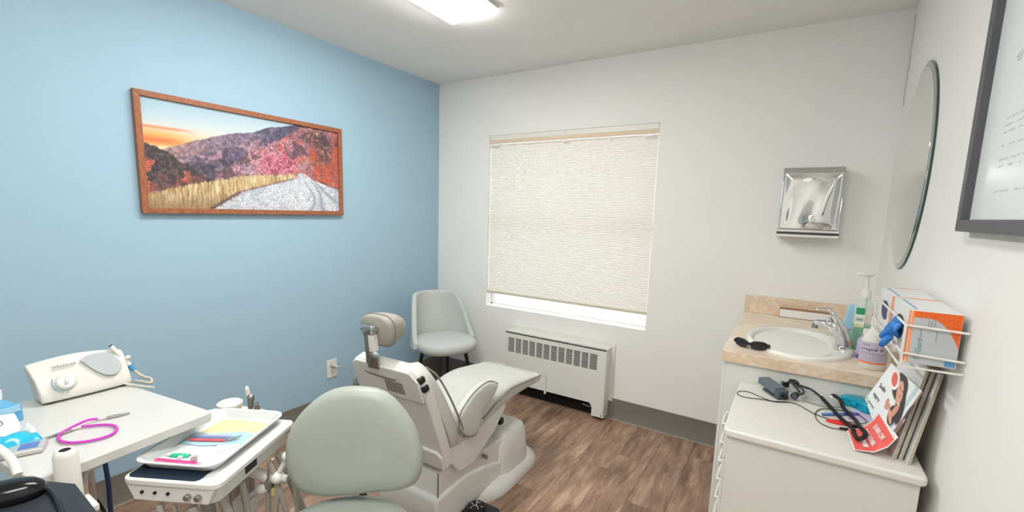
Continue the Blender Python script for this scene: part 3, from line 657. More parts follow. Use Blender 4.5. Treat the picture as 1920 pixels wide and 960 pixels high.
MB().tube(crv([bc0 - Nn * .06 + Vector((0, 0, -.02)), bc0 - Nn * .085 + Vector((0, 0, -.14)), bc0 - Nn * .05 + Vector((0, 0, -.27)), Vector((SCX, SCY, .46)) - Nn * .1, Vector((SCX, SCY, .455))], 6), .012, 10).build('backrest_bar', M_dark, st)
MB().cyl((SCX, SCY, .12), (SCX, SCY, .49), .025, 16).build('gas_lift', M_chrome, st)
for k in range(5):
    q = 2 * PI * k / 5 + .3; d = Vector((math.cos(q), math.sin(q), 0)); c = Vector((SCX, SCY, 0))
    MB().tube([c + Vector((0, 0, .12)), c + d * .24 + Vector((0, 0, .075))], [.025, .016], 10).build('base_arm', M_steel, st)
    e = Vector((-d.y, d.x, 0)); p = c + d * .245 + Vector((0, 0, .03))
    MB().cyl(p - e * .018, p + e * .018, .03, 16).build('caster', M_black, st)
# ------------------------------------------------------------------ delivery unit with instrument table
RU = math.radians(28)
du = thing('delivery_unit', 'white dental delivery unit with control knobs carrying the instrument tray', 'dental unit', (1.2235, -2.364, 0), RU)
Mu = MW[du]
def U(x, y, z): return tuple(Mu @ Vector((x, y, z)))
MB().prism(rrect(-.132, .132, -.182, .182, .025), .708, .724, 'z').build('top_plate', M_ivory, du, w=False, bevel=.004)
MB().prism(rrect(-.112, .112, -.165, .17, .03), .655, .708, 'z').build('body', M_ivory, du, w=False, bevel=.008)
MB().prism([(-.12, .709), (.12, .709), (.10, .665), (-.10, .665)], -.178, -.16, 'y').build('control_panel', M_ivory, du, w=False, bevel=.003)
MB().prism(rrect(-.122, .072, -.172, .12, .015), .724, .7265, 'z').build('navy_mat', mat('navy mat', '16273a', .55, var=.15, vscale=200), du, w=False)
for x in (-.075, -.04, -.005): MB().cyl((x, -.178, .69), (x, -.182, .69), .004, 10).build('button', M_hole, du, w=False)
for x in (.05, .078):
    MB().cyl((x, -.178, .687), (x, -.190, .687), .008, 14).build('knob', M_steel, du, w=False, bevel=.002)
MB().box(.112, .1145, -.05, .0, .672, .70).build('gauge', M_black, du, w=False, bevel=.002)
M_hose = mat('grey hose', 'a09c93', .5)
MB().tube([(1.20, -2.318, .655), (1.241, -2.301, .614 + .012), (1.300, -2.267, .598)], [.017, .017, .016], 16).build('arm', M_ivory, du)
for i, (a, b, r) in enumerate((((-.04, -.17, .65), (.03, -.19, .25), .009), ((.0, -.17, .65), (-.02, -.1, .2), .006), ((.05, -.17, .65), (.12, -.16, .3), .012),
                               ((.09, -.12, .65), (.14, -.05, .28), .012), ((.1, -.05, .65), (.1, -.02, .3), .009), ((.12, .05, .65), (.2, .05, .3), .008), ((.12, .1, .65), (.2, .14, .3), .012), ((.03, -.1, .65), (.05, -.1, .25), .017))):
    m_ = ((a[0] + b[0]) / 2 + .01, (a[1] + b[1]) / 2, (a[2] + b[2]) / 2)
    MB().tube(crv([U(*a), U(*m_), U(*b), U(b[0] - .05, b[1] + .08, .06), U(b[0] - .12, b[1] + .22, .02)], 6), r, 10).build('hose', M_hose, du)
# support post
MB().cyl((1.13, -2.28, .02), (1.13, -2.28, .65), .022, 14).build('post', M_steel, du)
MB().lathe([(.17, 0), (.17, .015), (.15, .025), (.03, .03)], (1.13, -2.28, 0), 28).build('foot', M_ivory, du)
# handpiece holder bar
A = [(1.218, -2.335, .495), (1.249, -2.309, .536), (1.287, -2.28, .567), (1.323, -2.252, .601), (1.345, -2.23, .665)]
MB().tube(A, .0085, 10).build('holder_rod', M_ivory, du)
MB().tube([(1.297, -2.268, .597), (1.325, -2.252, .601), (1.35, -2.235, .598)], .011, 12).build('holder_arm', M_ivory, du)
for c, s in (((1.287, -2.28, .567), 1), ((1.325, -2.252, .601), 1), ((1.347, -2.23, .668), .85)):
    b = MB(); b.ell(c, .021 * s, .021 * s, .018 * s, 18, 10)
    b.build('holder_block', M_ivory, du)
cl = MB(); cl.prism([(-.028, -.02), (.028, -.02), (.028, .02), (.012, .02), (.012, .0), (-.004, -.006), (-.012, .006), (-.012, .02), (-.028, .02)], -.03, .02, 'z', M=Matrix.Translation((1.248, -2.312, .518)) @ Matrix.Rotation(math.radians(35), 4, 'Z'))
cl.build('holder_clamp', M_ivory, du, bevel=.003)
hp = MB(); hp.tube([(1.304, -2.268, .571), (1.305, -2.262, .61), (1.305, -2.258, .632), (1.3055, -2.256, .640), (1.306, -2.254, .655)], [.0145, .0125, .0075, .005, .004], 16)
ho2 = hp.build('handpiece', M_steel, du)
for i in range(5):
    z = .612 + .006 * i; MB().lathe([(.0125 - .001 * i, -.0012), (.0125 - .001 * i, .0012)], (1.305, -2.2615 + .001 * i, z), 16).build('grip_ring', M_chrome, ho2)
MB().lathe([(.0045, 0), (.0045, .004), (.001, .005)], (1.306, -2.254, .654), 12).build('tip', M_white, ho2)
for p, q in (((1.30, -2.27, .565), (1.29, -2.27, .44)), ((1.327, -2.253, .59), (1.317, -2.27, .42)), ((1.35, -2.22, .65), (1.36, -2.21, .4))):
    MB().tube(crv([p, ((p[0] + q[0]) / 2 + .004, (p[1] + q[1]) / 2, (p[2] + q[2]) / 2), q, (q[0] - .08, q[1] + .06, .1), (q[0] - .16, q[1] + .12, .02)], 6), .0075, 10).build('hose', M_hose, du)
MB().box(1.312, 1.324, -2.268, -2.258, .545, .57).build('yellow_tag', mat('yellow tag', 'd9c98a', .5), du, bevel=.001)

# instrument tray
ty = thing('instrument_tray', 'white rectangular instrument tray with raised rim on the delivery unit', 'tray', (1.201, -2.358, .7267), RU)
Mt = MW[ty]
def T(x, y, z=.0): return tuple(Mt @ Vector((x, y, z)))
rings = []
def rr2(hx, hy, r, z): return [(x, y, z) for x, y in rrect(-hx, hx, -hy, hy, r, 6)]
rings = [rr2(.105, .152, .025, 0), rr2(.122, .169, .036, .024), rr2(.128, .175, .04, .0245), rr2(.128, .175, .04, .0215), rr2(.124, .171, .037, .0215), rr2(.108, .155, .027, -.0005 + .0005)]
inner = [rr2(.105, .152, .025, .0025), rr2(.1205, .1675, .035, .0245)]
tb = MB(); tb.loft([rr2(.098, .145, .025, 0), rr2(.113, .160, .036, .021), rr2(.119, .166, .04, .022), rr2(.119, .166, .04, .025), rr2(.111, .158, .034, .0245), rr2(.096, .143, .024, .003)])
tb.build('tray_body', mat('tray white', 'd3d8d8', .35, var=.01), ty, w=False, smooth=35)
TZ = .7267 + .0032
def flat(name, poly, z, m, label, cat, th=.0006, group=None, parent=None):
    return MB().prism(poly, z, z + th, 'z').build(name, m, parent, smooth=0, label=label, cat=cat, group=group)
flat('white_liner', [(1.05, -2.30), (1.235, -2.20), (1.285, -2.30), (1.27, -2.335), (1.115, -2.435)], TZ, M_paper, 'white paper liner under the yellow sheet on the tray', 'paper')
flat('yellow_sheet', [(1.075, -2.275), (1.22, -2.212), (1.255, -2.262), (1.205, -2.305), (1.135, -2.362), (1.115, -2.365)], TZ + .0008, mat('yellow paper', 'f0dda0', .7), 'pale yellow paper sheet at the far end of the tray', 'paper')
flat('white_napkin', [(1.21, -2.36), (1.275, -2.395), (1.283, -2.335), (1.255, -2.32)], TZ + .0008, M_paper, 'white napkin corner under the blue pouch on the tray', 'paper')
po = thing('sterilization_pouch', 'blue clear-film sterilization pouch holding instruments on the tray', 'pouch', (1.18, -2.36, TZ + .0016))
pouch = [(1.08, -2.395), (1.12, -2.435), (1.20, -2.40), (1.287, -2.325), (1.262, -2.282), (1.215, -2.282), (1.15, -2.35), (1.105, -2.37)]
MB().prism(pouch, TZ + .0016, TZ + .0022, 'z').build('paper_back', mat('pouch blue', 'a9cfe2', .55, var=.12, vscale=40), po, smooth=0)
def film(u, v):
    p = Vector((1.095, -2.405, 0)).lerp(Vector((1.275, -2.30, 0)), u); d = Vector((.5, -.866, 0)) * (.026 * (v - .5) * 2)
    h = TZ + .004 + .010 * math.sin(PI * v) * (.6 + .4 * math.sin(u * 9)) + .0015 * math.sin(u * 40 + v * 9)
    return (p.x + d.x, p.y + d.y, h)
MB().grid(film, 30, 8).build('clear_film', mat('pouch film', 'd9eef6', .08, alpha=.16, var=0), po)
for i, (c, nm, dn) in enumerate((('e0656c', 'red-handled dental scaler inside the blue pouch', 0), ('5f87a8', 'blue-handled dental explorer inside the blue pouch', .011), ('a99bc6', 'lilac-handled dental instrument inside the blue pouch', .021))):
    o_ = Vector((-.5, .866, 0)) * dn; a = Vector((1.135, -2.412, TZ + .0065)) + o_; b = Vector((1.245, -2.342, TZ + .0065)) + o_; d = (b - a).normalized()
    ins = thing('dental_instrument', nm, 'instrument', tuple(a), group='instruments in the pouch')
    MB().tube([a + d * .008, a + d * .015, b - d * .022, b - d * .015], [.0025, .0042, .0042, .0025], 10).build('handle', mat('handle ' + c, c, .4), ins)
    MB().tube(crv([b - d * .016, b, b + d * .012 + Vector((0, .004, .003)), b + d * .016 + Vector((-.003, .006, .001))], 4), [.0018] * 12 + [.0008], 8).build('working_end', M_steel, ins)
    MB().tube([a + d * .008, a - d * .008 + Vector((.002, -.003, 0))], [.0018, .0008], 8).build('rear_end', M_steel, ins)
# small things at the near end
pk = thing('foil_packet', 'small green and clear packet on the tray', 'packet', (1.21, -2.455, TZ))
def sw(u, v):
    p = Vector((1.188, -2.470, 0)).lerp(Vector((1.232, -2.444, 0)), u); d = Vector((-.5, .86, 0)) * (.009 * (v - .5) * 2); return (p.x + d.x, p.y + d.y, TZ + .0005 + .007 * math.sin(PI * v) * (.5 + .5 * math.sin(PI * u)) + .001 * math.sin(u * 30))
MB().grid(sw, 16, 6).build('wrapper', mat('green foil', '35b78f', .3), pk, solid=.0005, soff=1)
MB().ell((1.180, -2.474, TZ + .003), .008, .006, .003, 10, 6).build('clear_end', mat('clear end', 'e8efee', .1, alpha=.6, var=0), pk)
MB().ell((1.222, -2.462, TZ + .0035), .007, .006, .0035, 10, 6).build('white_end', M_paper, pk)
cp = thing('prophy_cup', 'tiny clear cup with red paste on the tray', 'cup', (1.268, -2.447, TZ))
MB().lathe([(.006, 0), (.0075, .003), (.0095, .012), (.0088, .012), (.007, .004), (.001, .0035)], (1.268, -2.447, TZ), 18).build('cup_wall', mat('cup clear', 'cfe8dc', .15, alpha=.6, var=0), cp)
MB().lathe([(.0068, .0036), (.0078, .007), (.001, .0075)], (1.268, -2.447, TZ), 16).build('paste', mat('red paste', 'a83a48', .5), cp)
pa, pb_ = Vector((1.1786, -2.5035, TZ)), Vector((1.298, -2.4446, TZ)); d = (pb_ - pa).normalized(); nn = Vector((-d.y, d.x, 0))
ps = thing('pink_saliva_straw', 'flat pink plastic strip with clear end on the tray', 'strip', tuple(pa))
MB().prism([tuple((pa + s * nn * .0055 + d * t))[:2] for s, t in ((-1, 0), (1, 0))] + [tuple((pb_ + s * nn * .0055 - d * .008))[:2] for s in (1, -1)], TZ, TZ + .004, 'z').build('strip_body', mat('pink plastic', 'ea5fa0', .35), ps, bevel=.0015)
MB().prism([tuple((pa + s * nn * .0022 + d * .006))[:2] for s in (-1, 1)] + [tuple((pb_ + s * nn * .0022 - d * .014))[:2] for s in (1, -1)], TZ + .004, TZ + .0046, 'z').build('center_line', mat('deep pink', 'd8357f', .35), ps)
MB().prism([tuple((pb_ + s * nn * .005 - d * .008))[:2] for s in (-1, 1)] + [tuple((pb_ + s * nn * .005))[:2] for s in (1, -1)], TZ, TZ + .0035, 'z').build('clear_end', mat('strip clear', 'dcd9dc', .2, alpha=.7, var=0), ps)

# ------------------------------------------------------------------ assistant's holder behind the tray
ah = thing('assistant_holder', 'small white shelf with syringe holders behind the instrument tray', 'holder', (.99, -2.17, 0))
MB().prism([(.90, -2.25), (.96, -2.275), (1.075, -2.195), (1.09, -2.165), (1.06, -2.13), (.93, -2.17)], .69, .705, 'z').build('shelf', M_ivory, ah, bevel=.005)
MB().cyl((1.02, -2.18, .02), (1.02, -2.18, .69), .015, 12).build('post', M_steel, ah)
MB().lathe([(.1, 0), (.1, .012), (.02, .02)], (1.02, -2.18, 0), 24).build('foot', M_ivory, ah)
for x, y in ((1.06, -2.165), (1.045, -2.155)):
    MB().lathe([(.009, 0), (.009, .015), (.006, .02), (.006, .028), (.008, .03)], (x, y, .705), 14).build('coupler', M_steel, ah)
rd = thing('round_dish', 'cream round lidded dish behind the instrument tray', 'dish', (.967, -2.207, .705))
MB().lathe([(.032, 0), (.036, .004), (.037, .016), (.035, .018)], (.967, -2.207, .705), 32).build('bowl', mat('pale yellow dish', 'dcd9b4', .4), rd)
MB().lathe([(.034, .0175), (.040, .020), (.040, .028), (.036, .031), (.01, .032)], (.967, -2.207, .705), 32).build('lid', mat('cream lid', 'ebe6da', .4), rd)
aw = thing('air_water_syringe', 'metal air water syringe standing upright behind the tray', 'syringe', (1.05, -2.18, .705))
MB().tube([(1.05, -2.182, .705), (1.052, -2.18, .735), (1.05, -2.178, .76)], [.007, .009, .012], 14).build('handle', M_steel, aw)
MB().ell((1.05, -2.178, .766), .014, .012, .011, 14, 8).build('head', M_steel, aw)
MB().tube([(1.045, -2.182, .77), (1.042, -2.184, .795)], .0065, 12).build('nozzle_base', M_ivory, aw)
MB().tube([(1.042, -2.184, .795), (1.0415, -2.1845, .803)], [.0065, .004], 12).build('button', M_white, aw)

# ------------------------------------------------------------------ side table
RT = math.radians(7.7)
TO = Vector((1.151, -2.341, 0)); e1 = Vector((-math.cos(RT), -math.sin(RT), 0)); e2 = Vector((math.sin(RT), -math.cos(RT), 0))
def tp(a, b, z=0): q = TO + e1 * a + e2 * b; return (q.x, q.y, z)
tbl = thing('side_table', 'white laminate side table holding the ultrasonic scaler', 'table', tp(.28, .2))
tt = [tp(a, b)[:2] for a, b in ((0, .01), (.01, 0), (.57, 0), (.57, .40), (.0, .40))]
MB().prism(tt, .773, .80, 'z').build('table_top', mat('white laminate', 'cccbc6', .3, var=.012, vscale=4), tbl, bevel=.003)
MB().box(.955, 1.045, -2.645, -2.565, .735, .772).build('bracket', M_ivory, tbl, bevel=.006)
MB().prism([(-.045, .735), (.045, .735), (.025, .69), (-.025, .69)], -.03, .03, 'y', M=Matrix.Translation((1.0, -2.605, 0))).build('socket', M_ivory, tbl, bevel=.004)
MB().cyl((1.0, -2.605, .02), (1.0, -2.605, .70), .019, 16).build('pole', M_chrome, tbl)
MB().lathe([(.2, 0), (.2, .012), (.18, .022), (.03, .03)], (1.0, -2.605, 0), 32).build('foot', M_ivory, tbl)
# cords under the table
for nm, c, pts, r in (('navy hose', '1d3355', [(.55, -2.45, .772), (.53, -2.44, .74), (.47, -2.43, .55), (.46, -2.42, .3), (.42, -2.44, .03), (.2, -2.6, .012)], .008), ('black cable', '15161a', [(.56, -2.60, .772), (.55, -2.59, .70), (.50, -2.56, .50), (.45, -2.50, .40), (.42, -2.44, .26), (.40, -2.38, .05), (.2, -2.30, .01)], .006)):
    MB().tube(crv(pts, 8), r, 8).build(nm.replace(' ', '_'), mat(nm, c, .5), label=nm + ' hanging to the floor below the side table', cat='cord')

# ultrasonic scaler, faces +x
us = thing('ultrasonic_scaler', 'cream ultrasonic scaler unit with dial and handpiece on the side table', 'dental device', (.66, -2.505, .80))
SY0, SY1 = -2.617, -2.395
N_ = 13; rings = []
for k in range(N_):
    t = k / (N_ - 1); y = SY0 + (SY1 - SY0) * t; sag = .012 * math.sin(PI * min(1, t * 1.15)); tp_ = .918 + .014 * math.sin(PI * t) - .006 * t
    ins_ = .0 if 0 < k < N_ - 1 else .004
    xf = .718 - .006 * (2 * t - 1) ** 2
    prof = [(.625, .806), (xf, .806), (xf + .001, .817), (xf - .006, .835), (xf - .028, .870), (xf - .050, .900), (.652, tp_ - .006), (.640, tp_), (.628, tp_ - .004), (.622, .88)]
    rings.append([(px, y - .016 * (1 - t) * max(0, (pz - .81) / .11) ** 2, pz) for px, pz in prof])
MB().loft(rings).build('housing', mat('scaler cream', 'd3d1c9', .35, var=.015), us, bevel=.006, seg=3, smooth=30)
for x in (.64, .70):
    for y in (SY0 + .02, SY1 - .02): MB().cyl((x, y, .80), (x, y, .807), .008, 10).build('foot', M_dark, us)
# front face frame: along y (width) and up the slope
fn = Vector((.052, 0, .035)).normalized()
Mf = frame((.6955, -2.505, .8685), (0, 1, 0), (-.022, 0, .033))
def FS(u, v, h=0): return tuple(Mf @ Vector((u, v, h)))
scr = [(-.006, .050), (.018, .060), (.055, .059), (.075, .045), (.088, .018), (.086, -.004), (.072, -.022), (.055, -.024), (.036, -.014), (.016, .010), (.002, .034)]
def on_face(u, v):   # height of the housing front over the slope frame
    return .0035
MB().prism(crv([(a, b) for a, b in scr], 3, True), .0, .0045, 'z', M=Mf).build('display', mat('scaler display', 'aeb4b7', .25, var=.02), us, bevel=.001)
kb = MB(); kb.lathe([(.025, .0), (.024, .006), (.020, .010), (.008, .011)], n=28, M=Mf @ Matrix.Translation((-.052, -.012, .001))); kn = kb.build('dial', M_ivory, us)
MB().prism([(-.016, 0), (.016, 0), (.007, .013), (-.007, .013)], -.004, .004, 'y', M=Mf @ Matrix.Translation((-.052, -.012, .010)) @ Matrix.Rotation(math.radians(70), 4, 'Z')).build('pointer', M_ivory, kn, bevel=.002)
arc = [tuple(Mf @ Vector((-.052 + .032 * math.cos(q), -.012 + .032 * math.sin(q), .002))) for q in [math.radians(150 + 8 * i) for i in range(14)]]
MB().tube(arc, .0012, 6).build('dial_arc', mat('teal print', '3f9aa5', .5), us)
MB().cyl(FS(-.055, -.046, .001), FS(-.055, -.046, .003), .002, 8).build('dial_mark', mat('green print', '2e7d5b', .5), us)
_mk = MB()
for k_ in range(9): _mk.box(-.075 + .0065 * k_, -.0715 + .0065 * k_, .040, .0435 + .001 * (k_ % 3), .0005, .0042, M=Mf)
_mk.build('worn_marking', mat('grey print', '9b9b97', .6), us, smooth=0)
hp = thing('scaler_handpiece', 'white scaler handpiece with blue collar leaning on the scaler', 'handpiece', (.66, -2.38, .84))
h0, h1, h2, h3 = Vector((.655, -2.427, .934)), Vector((.664, -2.40, .882)), Vector((.668, -2.386, .858)), Vector((.672, -2.377, .838))
MB().tube([h0, h0.lerp(h1, .1), h1, h2], [.0055, .0065, .008, .008], 14).build('grip', M_white, hp)
MB().tube([h0 - (h1 - h0) * .03, h0 + (h1 - h0) * .01], .0058, 12).build('dark_end', M_black, hp)
MB().tube([h2, h3], .008, 14).build('blue_collar', mat('blue collar', '4a93c9', .4), hp)
MB().ell(tuple(h1 + Vector((.006, .012, .004))), .008, .008, .008, 12, 8).build('swivel', M_white, hp)
MB().tube(crv([h3, (.69, -2.36, .815), (.72, -2.345, .8065), (.76, -2.36, .8055), (.72, -2.375, .8055), (.70, -2.383, .806)], 6), .0045, 10).build('hose', mat('beige hose', 'c9bdb0', .5), hp)
MB().tube(crv([(.712, -2.42, .812), (.74, -2.40, .8055), (.78, -2.385, .8055), (.82, -2.37, .806)], 6), .004, 8).build('foot_cord', M_cable_w, us)

# bib chain on the table
bb = thing('bib_clip_chain', 'magenta coiled bib chain with metal clips on the side table', 'bib chain', (1.03, -2.6, .80))
M_mag = mat('magenta tube', 'c63fb8', .35)
bp_ = [(.978, -2.597), (1.02, -2.553), (1.062, -2.545), (1.095, -2.565), (1.098, -2.60), (1.075, -2.635), (1.035, -2.652), (.995, -2.645), (.973, -2.62), (.96, -2.58), (.96, -2.557)]
zz = [.806] * 8 + [.808, .812, .808]
MB().tube(crv([(x, y, z) for (x, y), z in zip(bp_, zz)], 6), .0036, 8).build('coil', M_mag, bb)
def clip(a, dirv):
    a = Vector(a); d = Vector(dirv).normalized(); nn = Vector((-d.y, d.x, 0))
    MB().tube([a - d * .006, a + d * .014], [.004, .004], 8).build('collar', mat('clear collar', 'd9d4cc', .3), bb)
    MB().prism([tuple(a + d * .012 + nn * .004)[:2], tuple(a + d * .012 - nn * .004)[:2], tuple(a + d * .03 - nn * .0055)[:2], tuple(a + d * .066 - nn * .001)[:2], tuple(a + d * .066 + nn * .001)[:2], tuple(a + d * .03 + nn * .0055)[:2]], .8015, .8075, 'z').build('clip', M_steel, bb, bevel=.001)
clip((.9785, -2.603, .806), (.08, -1, 0)); clip((.9595, -2.552, .806), (.3, 1, 0))

# ------------------------------------------------------------------ things at the left end of the table
def card(name, label, cat, pts, m, th=.001, extra=None):
    P = [Vector(p) for p in pts]; n_ = (P[1] - P[0]).cross(P[2] - P[0]).normalized() * th
    b = MB(); k = len(P); b.add([tuple(p) for p in P] + [tuple(p + n_) for p in P], [tuple(range(k)), tuple(range(k, 2 * k))[::-1]] + [(i, (i + 1) % k, k + (i + 1) % k, k + i) for i in range(k)])
    return b.build(name, m, label=label, cat=cat, smooth=0)
bx = thing('mask_box', 'white and blue open box at the left end of the table', 'box', (.72, -2.76, .80))
Mx = Matrix.Translation((.745, -2.715, .8005)) @ Matrix.Rotation(math.radians(14), 4, 'Z')
MB().box(-.05, .05, -.16, .035, 0, .045, M=Mx).build('carton', mat('blue carton', '5fa9d2', .4, var=.03), bx, bevel=.002)
MB().prism([(-.05, .045), (-.045, .075), (-.04, .075), (-.044, .045)], -.16, .035, 'y', M=Mx).build('lid_flap', M_paper, bx)
MB().box(.045, .052, -.16, .03, .03, .046, M=Mx).build('light_band', mat('pale blue band', '9ecbe6', .4), bx)
pc_ = thing('paper_packet', 'white paper packet leaning over a blue pouch on the table', 'packet', (.88, -2.72, .80))
def pk_(u, v): return (.82 + .11 * v + .02 * u, -2.78 + .085 * u, .803 + .045 * (1 - v) + .004 * math.sin(u * 5) + .004 * math.sin(v * 6))
MB().grid(pk_, 10, 10).build('sheet', M_paper, pc_, solid=.001, soff=1)
MB().tube([tuple(Vector(pk_(.62 + .05 * math.cos(q), .35 + .07 * math.sin(q))) + Vector((.0015, 0, .002))) for q in [2 * PI * i / 12 for i in range(13)]], .0009, 6).build('printed_ring', mat('navy print', '39465e', .6), pc_)
def bagf(u, v):
    return (.93 + .075 * v, -2.80 + .105 * u + .02 * v * u, .806 + .04 * math.sin(PI * (.15 + .8 * v)) * (1 - .55 * u) + .004 * math.sin(u * 14 + v * 9))
MB().grid(bagf, 18, 14).build('cyan_bag', mat('cyan film', '2fb6d6', .15, alpha=.82, var=.15, vscale=30), label='cyan plastic wrap at the left end of the table', cat='plastic wrap', solid=.0008)
def wr(u, v): return (.90 + .05 * v + .03 * u, -2.705 + .035 * u, .803 + .03 * math.sin(PI * u) * (1 - v) + .006 * math.sin(9 * u + 6 * v) ** 2)
MB().grid(wr, 14, 8).build('clear_wrapper', mat('clear wrapper', 'e3eef4', .08, alpha=.35, var=0), label='crumpled clear wrapper beside the white packet', cat='wrapper', solid=.0005)
sv = thing('silver_case', 'small silver flat case under the cyan wrap', 'case', (1.02, -2.72, .80))
Ms = Matrix.Translation((1.02, -2.718, .8005)) @ Matrix.Rotation(math.radians(68), 4, 'Z')
MB().box(-.042, .042, -.03, .03, 0, .013, M=Ms).build('case_body', mat('silver plastic', 'c4c4c2', .3, .3), sv, bevel=.004)
MB().box(-.005, .03, -.018, .018, .013, .0136, M=Ms).build('blue_label', mat('blue label', '5c78b5', .5), sv)

# ------------------------------------------------------------------ mouse tray, post and handle in the left foreground
mt = thing('mouse_shelf', 'dark grey shelf panel in the bottom left foreground', 'shelf', (1.36, -2.84, .84))
MB().prism([(1.372, -2.706), (1.56, -2.714), (1.62, -2.93), (1.22, -2.95), (1.235, -2.79), (1.30, -2.742)], .826, .84, 'z').build('shelf_panel', mat('charcoal laminate', '2a2d33', .45, var=.06), mt, bevel=.002)
MB().tube([(1.38, -2.80, .826), (1.38, -2.80, .75), (1.20, -2.72, .74), (1.02, -2.62, .745)], .014, 10).build('support_arm', M_dark, mt)
ms = thing('computer_mouse', 'glossy black computer mouse on the dark shelf', 'mouse', (1.36, -2.80, .84))
Mms = Matrix.Translation((1.335, -2.797, .84)) @ Matrix.Rotation(math.radians(62), 4, 'Z')
rings = []
for z, s in ((0, .90), (.006, 1), (.013, 1.0), (.022, .93), (.030, .76), (.035, .5), (.037, .2)):
    rings.append([(x * s, y * s, z) for x, y in sup(.058, .034, 2.3, 32)])
MB().loft(rings, M=Mms).build('shell', mat('gloss black', '101115', .18, var=.05), ms, smooth=60)
MB().cyl(tuple(Mms @ Vector((-.034, -.004, .03))), tuple(Mms @ Vector((-.034, .004, .03))), .008, 12).build('scroll_wheel', M_dark, ms)
MB().tube(crv([(1.352, -2.755, .848), (1.37, -2.745, .845), (1.41, -2.745, .845), (1.476, -2.752, .845), (1.54, -2.765, .845)], 5), .005, 8).build('cable', M_black, ms)
ho = thing('post_holder', 'white upright handpiece tube with open top beside the side table', 'holder', (1.213, -2.685, .70))
MB().lathe([(.024, 0), (.0245, .01), (.0225, .125), (.020, .135), (.015, .139), (.011, .138), (.011, .136), (.001, .1359)], (1.213, -2.683, .715), 28).build('tube', M_white, ho)
MB().lathe([(.0108, 0), (.001, .0001)], (1.213, -2.683, .8525), 20).build('bore', M_hole, ho)
MB().box(1.190, 1.262, -2.70, -2.645, .70, .716).build('bracket', M_white, ho, bevel=.003)
MB().tube([(1.22, -2.68, .70), (1.10, -2.64, .70), (1.03, -2.61, .72)], .012, 10).build('bracket_arm', M_ivory, ho)
lh_ = thing('curved_handle', 'white curved tube handle with metal clip at the left frame edge', 'handle', (1.12, -2.77, .80))
MB().tube(crv([(1.02, -2.83, .862), (1.05, -2.80, .868), (1.085, -2.772, .862), (1.13, -2.755, .838), (1.165, -2.752, .809)], 6), .0085, 12).build('tube', M_white, lh_)
MB().box(-.05, .012, -.004, .004, -.002, .002, M=Matrix.Translation((1.06, -2.778, .846)) @ Matrix.Rotation(math.radians(40), 4, 'Z')).build('metal_clip', M_steel, lh_)
MB().cyl((1.03, -2.81, .80), (1.03, -2.81, .86), .014, 12).build('stem', M_white, lh_)
# ------------------------------------------------------------------ vanity, countertop, sink
CZ = .884
vn = thing('vanity_cabinet', 'white vanity cabinet under the peach laminate counter', 'cabinet', (2.68, -.475, 0))
M_van = mat('vanity white', 'e3e3de', .5, var=.012, vscale=4)
MB().box(2.398, W - .002, -.945, -.927, .0, .838).build('end_panel', M_van, vn, bevel=.001)
MB().box(2.398, W - .002, -.02, -.002, .0, .838).build('end_panel', M_van, vn, bevel=.001)
MB().box(2.398, 2.414, -.926, -.021, .0, .838).build('face_frame', M_van, vn, bevel=.001)
MB().box(2.415, W - .002, -.926, -.021, .06, .078).build('floor_panel', M_van, vn)
for y0, y1 in ((-.935, -.475), (-.470, -.012)):
    d_ = MB().box(2.385, 2.397, y0, y1, .1, .82).build('door', M_van, vn, bevel=.002)
    MB().ell((2.374, y1 - .04 if y0 < -.6 else y0 + .04, .72), .011, .011, .011, 12, 8).build('knob', M_chrome, d_)
def lam(name, c1, c2, c3, sc):
    m = bpy.data.materials.new(name); m.use_nodes = True; N = m.node_tree.nodes; L = m.node_tree.links; b = N['Principled BSDF']
    tc = N.new('ShaderNodeTexCoord'); n = N.new('ShaderNodeTexNoise'); n.inputs['Scale'].default_value = sc; n.inputs['Detail'].default_value = 7; n.inputs['Distortion'].default_value = 1.2
    L.new(tc.outputs['Object'], n.inputs['Vector']); r = N.new('ShaderNodeValToRGB'); L.new(n.outputs[0], r.inputs[0])
    e = r.color_ramp.elements; e.new(.5)
    for q, (p, c) in zip(e, ((.33, c1), (.5, c2), (.66, c3))): q.position = p; q.color = lin(c) + (1,)
    L.new(r.outputs[0], b.inputs['Base Color']); b.inputs['Roughness'].default_value = .35; return m
M_lam = lam('peach laminate', 'e4cfb8', 'ead8c4', 'f0e2d2', 9)
M_lam2 = lam('peach laminate edge', 'd9bd9e', 'e4ccb1', 'eddbc6', 22)
ct = thing('countertop', 'peach marbled laminate counter with backsplash around the sink', 'countertop', (2.68, -.48, .842))
sx, sy = 2.645, -.637
inn = [(sx + .18 * math.cos(2 * PI * i / 48), sy + .255 * math.sin(2 * PI * i / 48)) for i in range(48)]
def outp(i):
    q = 2 * PI * i / 48; dx, dy = math.cos(q), math.sin(q); x0, x1, y0, y1 = 2.38, W - .001, -.96, -.001
    t = min([(x1 - sx) / dx if dx > 1e-9 else 9, (x0 - sx) / dx if dx < -1e-9 else 9, (y1 - sy) / dy if dy > 1e-9 else 9, (y0 - sy) / dy if dy < -1e-9 else 9]); return [sx + dx * t, sy + dy * t]
ou = [outp(i) for i in range(48)]
for cx_, cy_ in ((2.38, -.96), (2.38, -.001), (W - .001, -.96), (W - .001, -.001)):
    k = min(range(48), key=lambda i: (ou[i][0] - cx_) ** 2 + (ou[i][1] - cy_) ** 2); ou[k] = [cx_, cy_]
c_ = MB(); c_.loft([[(x, y, .876) for x, y in ou], [(x, y, CZ) for x, y in ou], [(x, y, CZ) for x, y in inn], [(x, y, .876) for x, y in inn]], closed=True)
c_.build('top_surface', M_lam, ct, smooth=20)
eb = MB(); eb.box(2.38, W - .001, -.9605, -.945, .838, .8825); eb.box(2.3795, 2.395, -.945, -.001, .838, .8825)
eb.build('front_edge', M_lam2, ct, bevel=.002)
